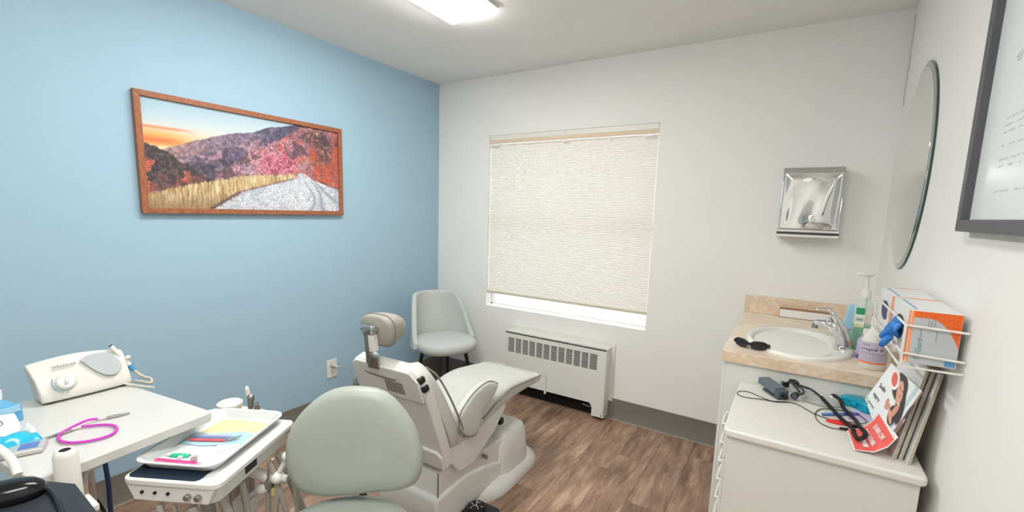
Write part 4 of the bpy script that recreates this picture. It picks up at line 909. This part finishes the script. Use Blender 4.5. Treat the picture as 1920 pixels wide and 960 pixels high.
MB().box(2.38, W - .001, -.022, -.001, CZ, CZ + .1).build('backsplash', M_lam2, ct, bevel=.002)
MB().box(W - .03, W - .001, -.80, -.022, CZ, CZ + .062).build('side_splash', M_lam2, ct, bevel=.002)
M_por = mat('porcelain', 'edece6', .12, var=.01, coat=.3)
sk_ = thing('sink_basin', 'white oval drop-in sink basin in the counter', 'sink', (sx, sy, CZ))
def el(a, b, z, ox=0, n=48): return [(sx + ox + a * math.cos(2 * PI * i / n), sy + b * math.sin(2 * PI * i / n), z) for i in range(n)]
MB().loft([el(.2, .28, CZ), el(.2, .28, CZ + .008), el(.193, .273, CZ + .015), el(.178, .256, CZ + .014, -.006), el(.150, .236, CZ + .004, -.022), el(.135, .215, CZ - .06, -.025), el(.09, .15, CZ - .115, -.025), el(.03, .04, CZ - .13, -.025), el(.02, .02, CZ - .131, -.025)]).build('basin', M_por, sk_, smooth=60)
MB().lathe([(.026, 0), (.026, .003), (.018, .004), (.004, .002)], (sx - .025, sy, CZ - .129), 24).build('drain', M_chrome, sk_)
fa = thing('sink_faucet', 'chrome single lever faucet on the sink rim', 'faucet', (2.80, -.64, CZ + .012))
MB().lathe([(.034, 0), (.034, .006), (.028, .012)], (2.805, -.64, CZ + .01), 28, sy=1.5).build('base_plate', M_chrome, fa)
MB().tube(crv([(2.810, -.64, CZ + .015), (2.795, -.64, CZ + .07), (2.772, -.64, CZ + .115), (2.755, -.64, CZ + .14)], 5), [.028] * 4 + [.026] * 4 + [.023] * 4 + [.021, .020, .019, .017], 20).build('body', M_chrome, fa)
MB().tube(crv([(2.795, -.64, CZ + .05), (2.765, -.64, CZ + .085), (2.735, -.64, CZ + .103), (2.708, -.64, CZ + .105), (2.698, -.64, CZ + .10)], 5), [.02] * 6 + [.017] * 6 + [.014] * 5 + [.013] * 4, 16).build('spout', M_chrome, fa)
MB().cyl((2.70, -.64, CZ + .10), (2.699, -.64, CZ + .08), .0115, 16).build('aerator', M_steel, fa)
MB().tube(crv([(2.765, -.64, CZ + .135), (2.75, -.64, CZ + .16), (2.73, -.64, CZ + .167), (2.69, -.64, CZ + .162)], 5), [.017] * 4 + [.013] * 4 + [.009] * 4 + [.008] * 3 + [.006], 14, flat=.6).build('lever', M_chrome, fa)

# items on the counter
sg = thing('sunglasses', 'black wraparound protective sunglasses beside the sink', 'sunglasses', (2.485, -.845, CZ))
Mg = Matrix.Translation((2.474, -.872, CZ + .0005)) @ Matrix.Rotation(math.radians(-14), 4, 'Z')
M_lens = mat('smoke lens', '2b2c30', .08, var=0, alpha=.93)
for s in (-1, 1):
    def lens(u, v, s=s):
        a = u * 2 - 1; return (s * .034 + a * .026, -.012 + .012 * ((s * .034 + a * .026) / .06) ** 2 * 2, .003 + (.034 - .012 * abs(a) ** 3) * v + .004 * a * a)
    MB().grid(lens, 12, 8, M=Mg).build('lens', M_lens, sg, solid=.002)
    MB().tube([tuple(Mg @ Vector(lens(u / 12, 1))) for u in range(13)], .003, 8).build('brow_rim', M_black, sg)
MB().tube([tuple(Mg @ Vector(p)) for p in ((-.008, -.012, .022), (0, -.014, .025), (.008, -.012, .022))], .0035, 8).build('bridge', M_black, sg)
for s in (-1, 1):
    MB().tube([tuple(Mg @ Vector(p)) for p in ((s * .062, .008, .022), (s * .066, .02, .022), (s * .04, .034 + .006 * s, .018), (-s * .02, .04 + .008 * s, .008), (-s * .05, .04 + .01 * s, .005))], [.006, .006, .0045, .004, .004], 8, flat=1.4).build('temple', M_black, sg)
wbx = thing('white_slab_box', 'long white box with brown edges lying against the backsplash', 'box', (2.68, -.04, CZ))
MB().box(2.560, 2.795, -.056, -.024, CZ + .003, CZ + .046).build('carton', M_paper, wbx, bevel=.001)
MB().box(2.558, 2.797, -.057, -.023, CZ + .046, CZ + .051).build('lid_edge', mat('brown edge', '9a7656', .6), wbx)
MB().box(2.558, 2.797, -.057, -.023, CZ, CZ + .003).build('base_edge', mat('brown edge'), wbx)
# pump bottle of green mouthwash
mb = thing('mouthwash_bottle', 'tall clear pump bottle half full of green mouthwash', 'bottle', (2.872, -.56, CZ))
bx_, by_ = 2.868, -.555
def sq(hx, hy, z, e=3.2): return [(bx_ + x, by_ + y, CZ + z) for x, y in sup(hx, hy, e, 28)]
MB().loft([sq(.030, .040, 0), sq(.034, .044, .006), sq(.034, .044, .10), sq(.033, .043, .19), sq(.025, .032, .21), sq(.016, .016, .222, 2), sq(.016, .016, .228, 2)]).build('clear_body', mat('bottle clear', 'e6f2ee', .05, alpha=.28, var=0), mb, smooth=50)
MB().loft([sq(.029, .039, .003), sq(.032, .042, .008), sq(.032, .042, .105), sq(.03, .04, .1055)]).build('green_liquid', mat('green mouthwash', '2fae84', .1, alpha=.9, var=.03), mb, smooth=50)
MB().lathe([(.019, .222), (.019, .25), (.014, .256), (.008, .258), (.006, .30), (.006, .315)], (bx_, by_, CZ), 20).build('pump_collar', M_white, mb)
MB().loft([[(bx_ - .01 + x, by_ + y, CZ + z) for x, y in sup(.032 * s, .016 * s, 2.4, 20)] for z, s in ((.314, .8), (.318, 1), (.327, .95), (.331, .7))]).build('pump_head', M_white, mb, smooth=50)
MB().cyl((bx_ + .005, by_, CZ + .02), (bx_ + .005, by_, CZ + .23), .004, 8).build('dip_tube', mat('tube green', 'a9d9c6', .3), mb)
Ml = frame((bx_ - .028, by_ - .0449, CZ), (1, 0, 0), (0, 0, 1))
MB().box(-.004, .03, .10, .185, 0, .0006, M=Ml).build('front_label', mat('pale label', 'e3eee4', .4), mb, smooth=0)
MB().box(-.002, .028, .155, .183, .0006, .0012, M=Ml).build('green_mark', mat('label green', '2f9d6b', .4), mb, smooth=0)
MB().box(-.004, .03, .104, .112, .0006, .0012, M=Ml).build('yellow_band', mat('label yellow', 'e3dc86', .4), mb, smooth=0)
text('ONE', .015, Ml @ Matrix.Translation((.0, .128, .0012)), M_ink, mb, xs=.8)
lb = thing('blue_carton', 'light blue carton behind the mouthwash bottle', 'carton', (2.84, -.44, CZ))
MB().prism([(-.022, 0), (.022, 0), (.03, .075), (.014, .17), (-.016, .17), (-.03, .075)], -.018, .018, 'y', M=Matrix.Translation((2.842, -.45, CZ))).build('carton_body', mat('pale blue carton', 'a8d4ea', .4, var=.05), lb, bevel=.002)
MB().box(2.832, 2.846, -.4688, -.4682, CZ + .055, CZ + .06).build('red_print', mat('red print', 'c0504f', .5), lb)
lv = thing('lavender_bottle', 'small lavender labelled bottle behind the antiseptic bottle', 'bottle', (2.865, -.735, CZ))
MB().lathe([(.026, 0), (.028, .004), (.028, .075), (.014, .095), (.012, .10)], (2.868, -.735, CZ), 24).build('body', mat('lavender bottle', 'b3a9cd', .35, var=.08), lv)
MB().lathe([(.0285, .004), (.0285, .02)], (2.868, -.735, CZ), 24).build('dark_band', mat('violet band', '6d64a0', .4), lv)
MB().lathe([(.014, .10), (.014, .12), (.012, .122)], (2.868, -.735, CZ), 18).build('cap', M_white, lv)
# antiseptic bottle
av = thing('antiseptic_bottle', 'white bottle with lavender label and orange stripe at the counter edge', 'bottle', (2.878, -.865, CZ))
ax_, ay_ = 2.876, -.866
def ov(a, b, z, n=40): return [(ax_ + a * math.cos(2 * PI * i / n), ay_ + b * math.sin(2 * PI * i / n), CZ + z) for i in range(n)]
MB().loft([ov(.036, .026, 0), ov(.040, .03, .004), ov(.0405, .0305, .10), ov(.036, .027, .115), ov(.024, .02, .140), ov(.016, .016, .158), ov(.016, .016, .168)]).build('body', M_white, av, smooth=50)
MB().lathe([(.018, .166), (.018, .192), (.015, .195)], (ax_, ay_, CZ), 20).build('cap', M_white, av)
def wrap(name, z0, z1, m, r=.0004, q0=185, q1=358):
    b = MB(); n = 30
    def fn(u, v): q = math.radians(q0 + (q1 - q0) * u); return (ax_ + (.0405 + r) * math.cos(q), ay_ + (.0305 + r) * math.sin(q), CZ + z0 + (z1 - z0) * v)
    return b.grid(fn, n, 1).build(name, m, av)
wrap('label', .030, .104, mat('lavender label', 'c4bccb', .45, var=.02)); wrap('orange_stripe', .024, .030, mat('orange stripe', 'ee7a3a', .45), .0006, 185, 340)
MB().grid(lambda u, v: (ax_ + .0412 * math.cos(math.radians(340 + 18 * u)), ay_ + .0312 * math.sin(math.radians(340 + 18 * u)), CZ + .024 + .006 * v), 6, 1).build('stripe_end', M_ink, av)
def wtext(s, size, q, z, m=M_ink, bold=0, parent=av):
    # letters set one by one round the oval
    c = bpy.data.curves.new('measure', 'FONT'); 
    for ch in s:
        qq = math.radians(q); px = ax_ + .0412 * math.cos(qq); py = ay_ + .0312 * math.sin(qq)
        tx = Vector((-.0412 * math.sin(qq), .0312 * math.cos(qq), 0)).normalized()
        if ch != ' ': text(ch, size, frame((px, py, CZ + z), tx, (0, 0, 1)), m, parent, bold=bold, ext=.0001)
        wd_ = size * (.28 if ch in 'ilr.,-' else .62 if ch.islower() else .70)
        q += math.degrees(wd_ / math.hypot(.0412 * math.sin(qq), .0312 * math.cos(qq)))
    bpy.data.curves.remove(c)
wtext('ESPE', .0085, 212, .090); wtext('avagard D', .0125, 206, .074, bold=.0003)
ft = MB(); rr_ = random.Random(9)
for z in (.064, .058, .050, .043, .036):
    q = 206
    while q < 318:
        l = rr_.uniform(4, 9)
        p = [(ax_ + .0413 * math.cos(math.radians(a)), ay_ + .0313 * math.sin(math.radians(a)), CZ + z) for a in (q, q + l)]
        ft.tube(p, .0008 if z > .055 else .0005, 4); q += l + 3
ft.build('fine_print', mat('grey violet ink', '6b6475', .6), av)

# ------------------------------------------------------------------ glove boxes in a wire rack
gx0, gx1, gz0, gz1 = 2.858, 2.955, 1.070, 1.207
wr_ = thing('glove_rack', 'white wire rack on the right wall holding the glove boxes', 'wire rack', (2.91, -1.22, 1.06))
M_wire = mat('white coated wire', 'e6e3dc', .4)
ws = []
for z in (1.095, 1.168):
    ws.append([(W - .002, -1.472, z - .004), (gx0 - .009, -1.472, z), (gx0 - .009, -.975, z), (W - .002, -.975, z)])
for y in (-1.472, -1.225, -.975): ws.append([(W - .002, y, 1.06), (gx0 - .009, y, 1.06), (gx0 - .009, y, 1.168)])
ws.append([(gx0 - .009, -1.472, 1.06), (gx0 - .009, -.975, 1.06)])
for p in ws: MB().tube(p, .0032, 8).build('wire', M_wire, wr_)
def glove_end(h=70, w=54):
    Y, X = np.mgrid[0:h, 0:w]; u = X / (w - 1); v = 1 - Y / (h - 1)
    img = np.zeros((h, w, 3)) + np.array([.73, .75, .76])
    m = sst(.0, .02, (.13 + .52 * np.clip((u - .3) / .7, 0, 1) ** 2.4) - v); img = mixc(img, 'ee6a23', m)
    g = ((np.abs(np.sin(u * 34)) < .35) ^ (np.abs(np.sin(v * 48 + 1)) < .35)).astype(float); img = mixc(img, 'd4540f', m * g * .6)
    img = mixc(img, 'ff9a5a', (u < .055).astype(float)); return img
for i, (y0, y1) in enumerate(((-1.465, -1.232), (-1.218, -.985))):
    gb = thing('glove_box', ['white and orange glove box with a blue glove pulled out, nearest on the rack', 'white and orange glove box behind the nearer one on the rack'][i], 'glove box', (2.906, (y0 + y1) / 2, gz0), group='glove boxes on the wall rack')
    MB().box(gx0, gx1, y0, y1, gz0, gz1).build('carton', mat('glove carton', 'e3e4e4', .4, var=.01), gb, bevel=.001)
    MB().box(gx0 - .0006, gx0, y0 + .001, y0 + .022, gz0 + .002, gz1 - .002).build('orange_edge', mat('carton orange', 'f08a4b', .4), gb, smooth=0)
    MB().box(gx0 + .03, gx1, y1 - .012, y1 - .001, gz1, gz1 + .0005).build('orange_rim', mat('carton orange'), gb, smooth=0)
    MB().box(gx0 + .01, gx0 + .016, y0 + .02, y1 - .03, gz1, gz1 + .0005).build('blue_line', mat('carton blue', '8fa9cc', .4), gb, smooth=0)
    print_sheet('end_print', lambda u, v: (gx0 + .001 + u * (gx1 - gx0 - .002), y0 - .0006, gz0 + .001 + v * (gz1 - gz0 - .002)), glove_end(), M_gloss, gb)
    op = crv([(gx0 - .001, (y0 + y1) / 2 + .06 * math.cos(q), gz0 + .075 + .03 * math.sin(q)) for q in [2 * PI * k / 12 for k in range(12)]], 2, True)
    MB().prism([(p[1], p[2]) for p in op], gx0 - .0012, gx0 - .0006, 'x').build('opening', mat('opening navy', '2a2f63', .5) if i else mat('opening shade', '3c4a58', .6), gb, smooth=0)
    if i == 0:
        Me = frame((gx0, y0 - .0008, gz0), (0, 0, 1), (-1, 0, 0))
        text('PurGuard', .017, Me @ Matrix.Translation((.012, -.028, 0)), mat('teal ink', '4d8a92', .5), gb, xs=.8)
        mk2 = MB(); rr3 = random.Random(2)
        for xx, a, b in ((.022, .066, .098), (.034, .094, .118), (.040, .092, .115), (.046, .094, .119), (.052, .062, .092), (.014, .014, .024)):
            mk2.box(gx0 + xx, gx0 + xx + .0022, y0 - .0012, y0 - .0006, gz0 + a, gz0 + b)
        mk2.build('small_print', mat('grey ink', '9aa2a6', .6), gb, smooth=0)['kind'] = 'stuff'
        MB().box(gx1 - .022, gx1 - .003, y0 - .0012, y0 - .0006, gz0 + .004, gz0 + .024).build('blue_square', mat('print blue', '5c97c9', .5), gb, smooth=0)
gl = thing('blue_glove', 'crumpled blue nitrile glove hanging out of the nearer glove box', 'glove', (2.84, -1.37, 1.09))
g_ = MB(); rr4 = np.random.RandomState(11); rings = []
for k in range(13):
    t = k / 12; R = .017 * math.sin(PI * (.15 + .75 * t)) + .009 + .004 * math.sin(t * 9); c = Vector((gx0 - .001 - .030 * t, -1.365 - .012 * t, 1.142 - .022 * t * t))
    rings.append([(c.x + .005 * math.sin(3 * q + 4 * t), c.y + (R * 1.15 + .004 * math.sin(5 * q + 8 * t)) * math.cos(q), c.z + (R + .005 * math.sin(4 * q + 11 * t)) * math.sin(q)) for q in [2 * PI * j / 28 for j in range(28)]])
g_.loft(rings); g_.build('palm', mat('nitrile blue', '2f77c4', .4, var=.12, vscale=60, bump=.3, bscale=120), gl, smooth=50)
for k, (dy, dz) in enumerate(((-.014, -.010), (.004, -.022), (.014, .0), (-.004, .010))):
    MB().tube(crv([(gx0 - .022, -1.375 + dy * .6, 1.122 + dz * .5), (gx0 - .034, -1.378 + dy, 1.114 + dz), (gx0 - .038, -1.375 + dy * 1.3, 1.104 + dz)], 5), [.009] * 6 + [.008, .007, .007, .006, .004], 10).build('finger', mat('nitrile blue'), gl)

# ------------------------------------------------------------------ drawer cart
KZ = .765
kc = thing('drawer_cart', 'off-white drawer cart with wire pulls in front of the vanity', 'drawer cart', (2.70, -1.19, 0))
M_cart = mat('cart white', 'dbdad2', .42, var=.012, vscale=4)
MB().box(2.468, 2.935, -1.438, -.958, .07, .737).build('carcass', M_cart, kc, bevel=.003)
MB().prism(rrect(2.455, 2.947, -1.452, -.949, .02), .737, KZ, 'z').build('top_slab', mat('cart top', 'dddcd3', .35, var=.01), kc, bevel=.009, seg=3)
for k in range(9):
    z1 = .725 - .071 * k; z0 = z1 - .068
    if z0 < .075: break
    dw = MB().box(2.458, 2.468, -1.43, -.965, z0, z1).build('drawer', M_cart, kc, bevel=.002)
    b = MB(); zc = (z0 + z1) / 2; b.tube(crv([(2.458, -1.25, zc + .006), (2.438, -1.25, zc + .002), (2.434, -1.24, zc), (2.434, -1.15, zc), (2.438, -1.14, zc + .002), (2.458, -1.14, zc + .006)], 4), .0045, 8)
    b.tube([(2.434, -1.245, zc), (2.434, -1.245, zc - .02), (2.436, -1.145, zc - .02), (2.434, -1.145, zc)], .003, 6)
    b.build('pull', M_white, dw)
for x in (2.51, 2.89):
    for y in (-1.39, -.99):
        MB().cyl((x - .012, y, .028), (x + .012, y, .028), .028, 16).build('caster', M_dark, kc)
        MB().cyl((x, y, .05), (x, y, .072), .012, 10).build('caster_stem', M_steel, kc)

# things on the cart
bt_ = thing('battery_pack', 'grey clip-on battery pack on the drawer cart', 'battery pack', (2.575, -1.03, KZ))
Mp = Matrix.Translation((2.572, -1.03, KZ + .022)) @ Matrix.Rotation(math.radians(-52), 4, 'Z') @ Matrix.Rotation(math.radians(4), 4, 'Y')
MB().box(-.055, .042, -.022, .022, -.004, .022, M=Mp).build('case', mat('slate plastic', '66727c', .4, var=.04), bt_, bevel=.003)
MB().box(.042, .062, -.022, .022, -.016, .018, M=Mp).build('end_cap', mat('slate dark', '4b555e', .4), bt_, bevel=.004)
MB().box(-.03, .045, -.018, .018, -.019, -.013, M=Mp).build('belt_clip', mat('slate dark'), bt_, bevel=.001)
MB().cyl(tuple(Mp @ Vector((.062, .0, .0))), tuple(Mp @ Vector((.072, 0, 0))), .008, 12).build('dial', M_black, bt_)
cd = [(2.626, -1.094), (2.588, -1.117), (2.545, -1.121), (2.498, -1.137), (2.464, -1.125), (2.466, -1.085), (2.501, -1.072), (2.545, -1.103), (2.577, -1.116), (2.629, -1.092), (2.66, -1.1), (2.703, -1.152), (2.745, -1.173), (2.794, -1.17), (2.831, -1.159), (2.849, -1.124), (2.825, -1.072), (2.779, -1.065), (2.729, -1.088), (2.707, -1.149), (2.715, -1.22), (2.745, -1.248), (2.772, -1.243)]
MB().tube(crv([(x, y, KZ + .0025 + (.003 if 12 < i < 17 else 0)) for i, (x, y) in enumerate(cd)], 5), .0014, 6).build('cord', M_black, bt_)
MB().tube([(2.768, -1.244, KZ + .006), (2.79, -1.240, KZ + .006)], [.004, .0045], 8).build('connector', M_black, bt_)
lp = thing('loupes', 'black magnifying loupes with a neck strap on the drawer cart', 'loupes', (2.66, -1.0, KZ))
for c, d in (((2.648, -1.052, KZ + .02), (-.4, -.8, -.1)), ((2.612, -.972, KZ + .026), (-.9, -.3, .1))):
    c = Vector(c); d = Vector(d).normalized()
    MB().tube([c - d * .012, c + d * .004, c + d * .012], [.009, .012, .013], 14).build('barrel', M_black, lp)
    MB().tube([c + d * .0121, c + d * .0125], .011, 14).build('barrel_glass', mat('barrel glass', '565c62', .1, var=0), lp)
MB().tube(crv([(2.618, -.968, KZ + .035), (2.63, -.985, KZ + .045), (2.645, -1.01, KZ + .04), (2.66, -1.035, KZ + .03)], 5), .004, 8).build('bridge', M_dark, lp)
MB().tube(crv([(2.655, -1.04, KZ + .02), (2.672, -1.028, KZ + .026), (2.668, -1.01, KZ + .034), (2.65, -1.0, KZ + .04)], 5), .0035, 8).build('rim', M_dark, lp)
MB().tube(crv([(2.622, -.955, KZ + .035), (2.64, -.95, KZ + .044), (2.655, -.965, KZ + .04)], 5), .0045, 8).build('light_head', M_dark, lp)
MB().tube(crv([(2.63, -.97, KZ + .042), (2.665, -.96, KZ + .03), (2.70, -.955, KZ + .022), (2.73, -1.0, KZ + .014)], 5), .0035, 8).build('temple', M_black, lp)
MB().tube(crv([(2.625, -.955, KZ + .045), (2.68, -.935, KZ + .03), (2.735, -.935, KZ + .02), (2.77, -.945, KZ + .014)], 5), .0035, 8).build('temple', M_black, lp)
st_ = [(2.73, -1.0, .014), (2.757, -1.10, .009), (2.779, -1.175, .008), (2.80, -1.24, .010), (2.799, -1.295, .014), (2.804, -1.335, .018), (2.816, -1.338, .024), (2.824, -1.308, .029), (2.816, -1.24, .022), (2.815, -1.15, .008), (2.792, -1.07, .009), (2.785, -.985, .011), (2.77, -.945, .014)]
MB().tube(crv([(x, y, KZ + z + (.004 if 0 < i < 12 else 0)) for i, (x, y, z) in enumerate(st_)], 5), .0062, 10, flat=1).build('strap', mat('black woven strap', '1c1e20', .75, var=.15, vscale=300), lp)
MB().box(-.012, .012, -.006, .006, -.005, .005, M=Matrix.Translation((2.808, -1.235, KZ + .020)) @ Matrix.Rotation(.2, 4, 'Z')).build('strap_slider', M_black, lp, bevel=.002)
dsh = thing('clear_dish', 'shallow clear round dish on the drawer cart', 'dish', (2.728, -.998, KZ))
MB().lathe([(.056, 0), (.064, .003), (.068, .010), (.066, .010), (.062, .004), (.055, .002), (.001, .002)], (2.728, -1.0, KZ + .0005), 40).build('dish_body', mat('dish clear', 'dfe2df', .12, alpha=.55, var=0), dsh)
MB().lathe([(.05, .0026), (.001, .0027)], (2.728, -1.0, KZ + .0005), 40).build('dish_floor', mat('dish floor', 'cfd2cf', .3, alpha=.8, var=0), dsh)
tq = thing('turquoise_case', 'turquoise hinged retainer case beside the flyers', 'case', (2.845, -1.0, KZ))
Mq = Matrix.Translation((2.838, -.995, KZ + .0005)) @ Matrix.Rotation(math.radians(-40), 4, 'Z')
M_tq = mat('turquoise plastic', '129cb8', .25, var=.04)
cs = crv([(-.045, -.025), (0, -.018), (.045, -.025), (.05, .005), (.03, .035), (0, .042), (-.03, .035), (-.05, .005)], 4, True)
MB().loft([[(x * s, y * s, z) for x, y in cs] for z, s in ((0, .92), (.003, 1), (.016, 1), (.017, .97))], M=Mq).build('case_base', M_tq, tq, smooth=40)
MB().loft([[(x * s, y * s, z) for x, y in cs] for z, s in ((.018, .98), (.019, 1.01), (.030, .97), (.034, .85), (.035, .5))], M=Mq).build('case_lid', M_tq, tq, smooth=40)
MB().box(-.01, .01, -.028, -.018, .012, .024, M=Mq).build('latch', M_tq, tq, bevel=.002)
pn = thing('blue_pen', 'slim blue pen lying among the cords', 'pen', (2.78, -1.11, KZ))
a, b = Vector((2.726, -1.150, KZ + .005)), Vector((2.836, -1.066, KZ + .005)); d = (b - a).normalized()
MB().tube([a, a + d * .075], .0045, 10).build('barrel', mat('pen blue', '5f8fd0', .3), pn)
MB().tube([a + d * .075, b - d * .012, b], [.0047, .0045, .001], 10).build('pen_cap', mat('pen violet', '5d60c0', .3), pn)
ro = thing('red_case', 'small bright red plastic oval beside the pen', 'case', (2.775, -1.185, KZ))
MB().loft([[(x * s, y * s, z) for x, y in sup(.038, .016, 2.3, 28)] for z, s in ((0, .9), (.002, 1), (.005, .96), (.006, .7))], M=Matrix.Translation((2.772, -1.186, KZ + .0005)) @ Matrix.Rotation(math.radians(12), 4, 'Z')).build('red_shell', mat('red plastic', 'e0322b', .3), ro, smooth=40)
MB().tube([(2.79, -1.196, KZ + .008), (2.80, -1.20, KZ + .008)], .0025, 8).build('tab', M_white, ro)
flat('lilac_card', [(2.80, -1.03), (2.872, -1.04), (2.868, -1.11), (2.80, -1.128)], KZ + .0003, mat('lilac paper', 'c9b9dc', .6), 'lilac card lying under the turquoise case', 'card')
# boards leaning on the wall
bdl = ['frontmost cardboard display board leaning on the right wall', 'middle cardboard display board leaning on the right wall', 'cardboard display board nearest the right wall']
for i, (xb, xt, yn, yf, zt) in enumerate(((2.883, 2.930, -1.372, -1.06, 1.036), (2.897, 2.943, -1.368, -1.10, 1.03), (2.911, 2.955, -1.388, -1.12, 1.025))):
    t = thing('display_board', bdl[i], 'board', (xb, (yn + yf) / 2, KZ), group='display boards on the cart')
    zt_ = zt
    def bo(o, m, nm, x0, x1):
        P = []
        for dx in (x0, x1): P += [(xb + dx, yn, KZ + .0005), (xb + dx, yf, KZ + .0005), (xt + dx, yf + .0, zt_), (xt + dx, yn + .03, zt_)]
        MB().add(P, [(0, 1, 2, 3), (4, 5, 6, 7), (0, 4, 7, 3), (1, 5, 6, 2), (3, 7, 6, 2), (0, 4, 5, 1)]).build(nm, m, o, smooth=0)
    bo(t, mat('grey cardboard', 'b5ab9a', .8, var=.12, vscale=150), 'core', 0, .006)
    bo(t, M_paper, 'face_paper', -.0008, 0)
    bo(t, mat('board back', 'c5bdb0', .8), 'back_paper', .006, .0068)
# flyer with the smiling photograph, propped against the near edge of the boards
FH = Vector((-.2588, .9659, 0)); FU = Vector((.1706, .0602, .9835)); FO = Vector((2.866, -1.372, .766))
def flyhu(u, v):      # corners in the sheet's own plane: along FH and up FU
    hb = float(np.interp(u, [0, .35, 1], [.199, .126, -.010])); ub = float(np.interp(u, [0, .35, 1], [.095, .061, .079]))
    return hb * (1 - v) + (.134 - .182 * u) * v, ub * (1 - v) + (.242 - .022 * u) * v
def fly(u, v):
    a, b = flyhu(u, v); p = FO + FH * a + FU * b; return tuple(p)
def flyer_img(h=130, w=150):
    hh = np.zeros((h, w)); uu = np.zeros((h, w))
    for j in range(h):
        for i in range(w): hh[j, i], uu[j, i] = flyhu(i / (w - 1), j / (h - 1))
    img = np.zeros((h, w, 3)) + np.array([.93, .94, .94])
    def blob(c, ch, cu, rh, ru, ang=0, soft=.25):
        nonlocal img
        a = math.radians(ang); dh, dv = -(hh - ch), uu - cu; p = dh * math.cos(a) + dv * math.sin(a); q = -dh * math.sin(a) + dv * math.cos(a)
        img = mixc(img, c, sst(1 + soft, 1 - soft, (p / rh) ** 2 + (q / ru) ** 2))
    bnd = hh + .35 * (uu - .16)
    img = mixc(img, 'b9d2d4', (1 - sst(.004, .012, bnd)) * sst(-.012, -.006, bnd))
    img = mixc(img, '94716b', 1 - sst(-.024, -.018, bnd)); blob('4b3d40', -.030, .15, .012, .03, -20); blob('c9aaa0', -.035, .12, .02, .012)
    blob('343034', .052, .195, .042, .036, -50); blob('343034', .022, .15, .022, .055, 15); blob('343034', .04, .11, .02, .03, 10)
    blob('dda58d', .043, .180, .016, .036, 18, .12); blob('d89b81', .036, .125, .010, .028, -25, .15)
    blob('d69c86', .074, .124, .016, .010, 25, .2); blob('d39780', .082, .135, .009, .012, 0, .2); blob('dba38c', .046, .104, .024, .008, -50, .2)
    blob('f7ebe6', .031, .1495, .007, .0028, -15, .2); blob('c4504b', .031, .1465, .008, .0016, -15, .2)
    blob('4a332d', .049, .193, .005, .0018, -15); blob('4a332d', .034, .188, .005, .0018, -15); blob('b87c66', .038, .172, .003, .005, 10)
    blob('f5f5f4', .087, .204, .024, .030, 35, .1); blob('e8635a', .089, .205, .015, .022, 35, .12)
    blob('4e9a72', .187, .103, .004, .003); blob('e2b23c', .183, .094, .004, .003); blob('4c6fb5', .178, .089, .004, .003)
    return img
fy = thing('smile_flyer', 'white flyer with a smiling portrait leaning on the boards', 'flyer', (2.86, -1.29, KZ))
print_sheet('sheet', fly, flyer_img(), M_gloss, fy, solid=.0006)
def Mfl(a, b, ang):
    c, d = math.cos(math.radians(ang)), math.sin(math.radians(ang)); n = FH.cross(FU)
    return frame(tuple(FO + FH * a + FU * b - n * .0012), -FH * c + FU * d, FH * d + FU * c)
text('VERITY', .0165, Mfl(.166, .124, -14), M_ink, fy, xs=.85); text('Smile', .021, Mfl(.150, .158, -8), M_ink, fy, xs=.9)
text('DENTISTRY', .0095, Mfl(.178, .097, -14), mat('blue grey ink', '6a7a88', .6), fy, xs=.9)
# red offer flyer curling on to the cart top
def redf(u, v):
    k = [0, .3, .62, 1]; L3 = ((2.860, -1.27, .868), (2.842, -1.262, .822), (2.820, -1.25, .788), (2.787, -1.233, .7685)); R3 = ((2.884, -1.386, .836), (2.866, -1.388, .802), (2.838, -1.388, .777), (2.793, -1.382, .7675))
    q = [float(np.interp(v, k, [p[i] for p in L3])) for i in range(3)]; r = [float(np.interp(v, k, [p[i] for p in R3])) for i in range(3)]
    return tuple(a + (b - a) * u for a, b in zip(q, r))
def red_img(h=50, w=60):
    V, Uu = np.mgrid[0:h, 0:w]; u = Uu / (w - 1); v = V / (h - 1); img = np.zeros((h, w, 3)) + np.array([.93, .38, .36])
    img = mixc(img, 'f0f0ee', (v < .10).astype(float)); img = mixc(img, 'cfe2da', ((v > .03) & (v < .06)).astype(float))
    img = mixc(img, 'f1eeee', ((u < .02) | (u > .975) | (v > .975)).astype(float)); img = mixc(img, 'efe9e9', ((v > .66) & (v < .77) & (u > .36) & (u < .80)).astype(float)); return img
rf = thing('offer_flyer', 'red offer flyer curling off the boards on to the cart', 'flyer', (2.83, -1.31, KZ))
print_sheet('sheet', redf, red_img(), M_gloss, rf, solid=.0006)
def rtxt(s, size, u, v, xs=1):
    p = Vector(redf(u, v)); px = Vector(redf(u + .1, v)) - p; pv = Vector(redf(u, v - .08)) - p; M = frame(tuple(p), px, pv)
    n = M.to_3x3() @ Vector((0, 0, 1)); M.translation = p + n * (.0018 if n.z > 0 else -.0018)
    text(s, size, M, mat('offer white', 'f4f0ee', .6), rf, xs=xs, bold=.0005)
rtxt('$1000 OFF', .0215, .22, .34, .72); rtxt('CLEAR ALIGNERS', .0185, .16, .58, .62)
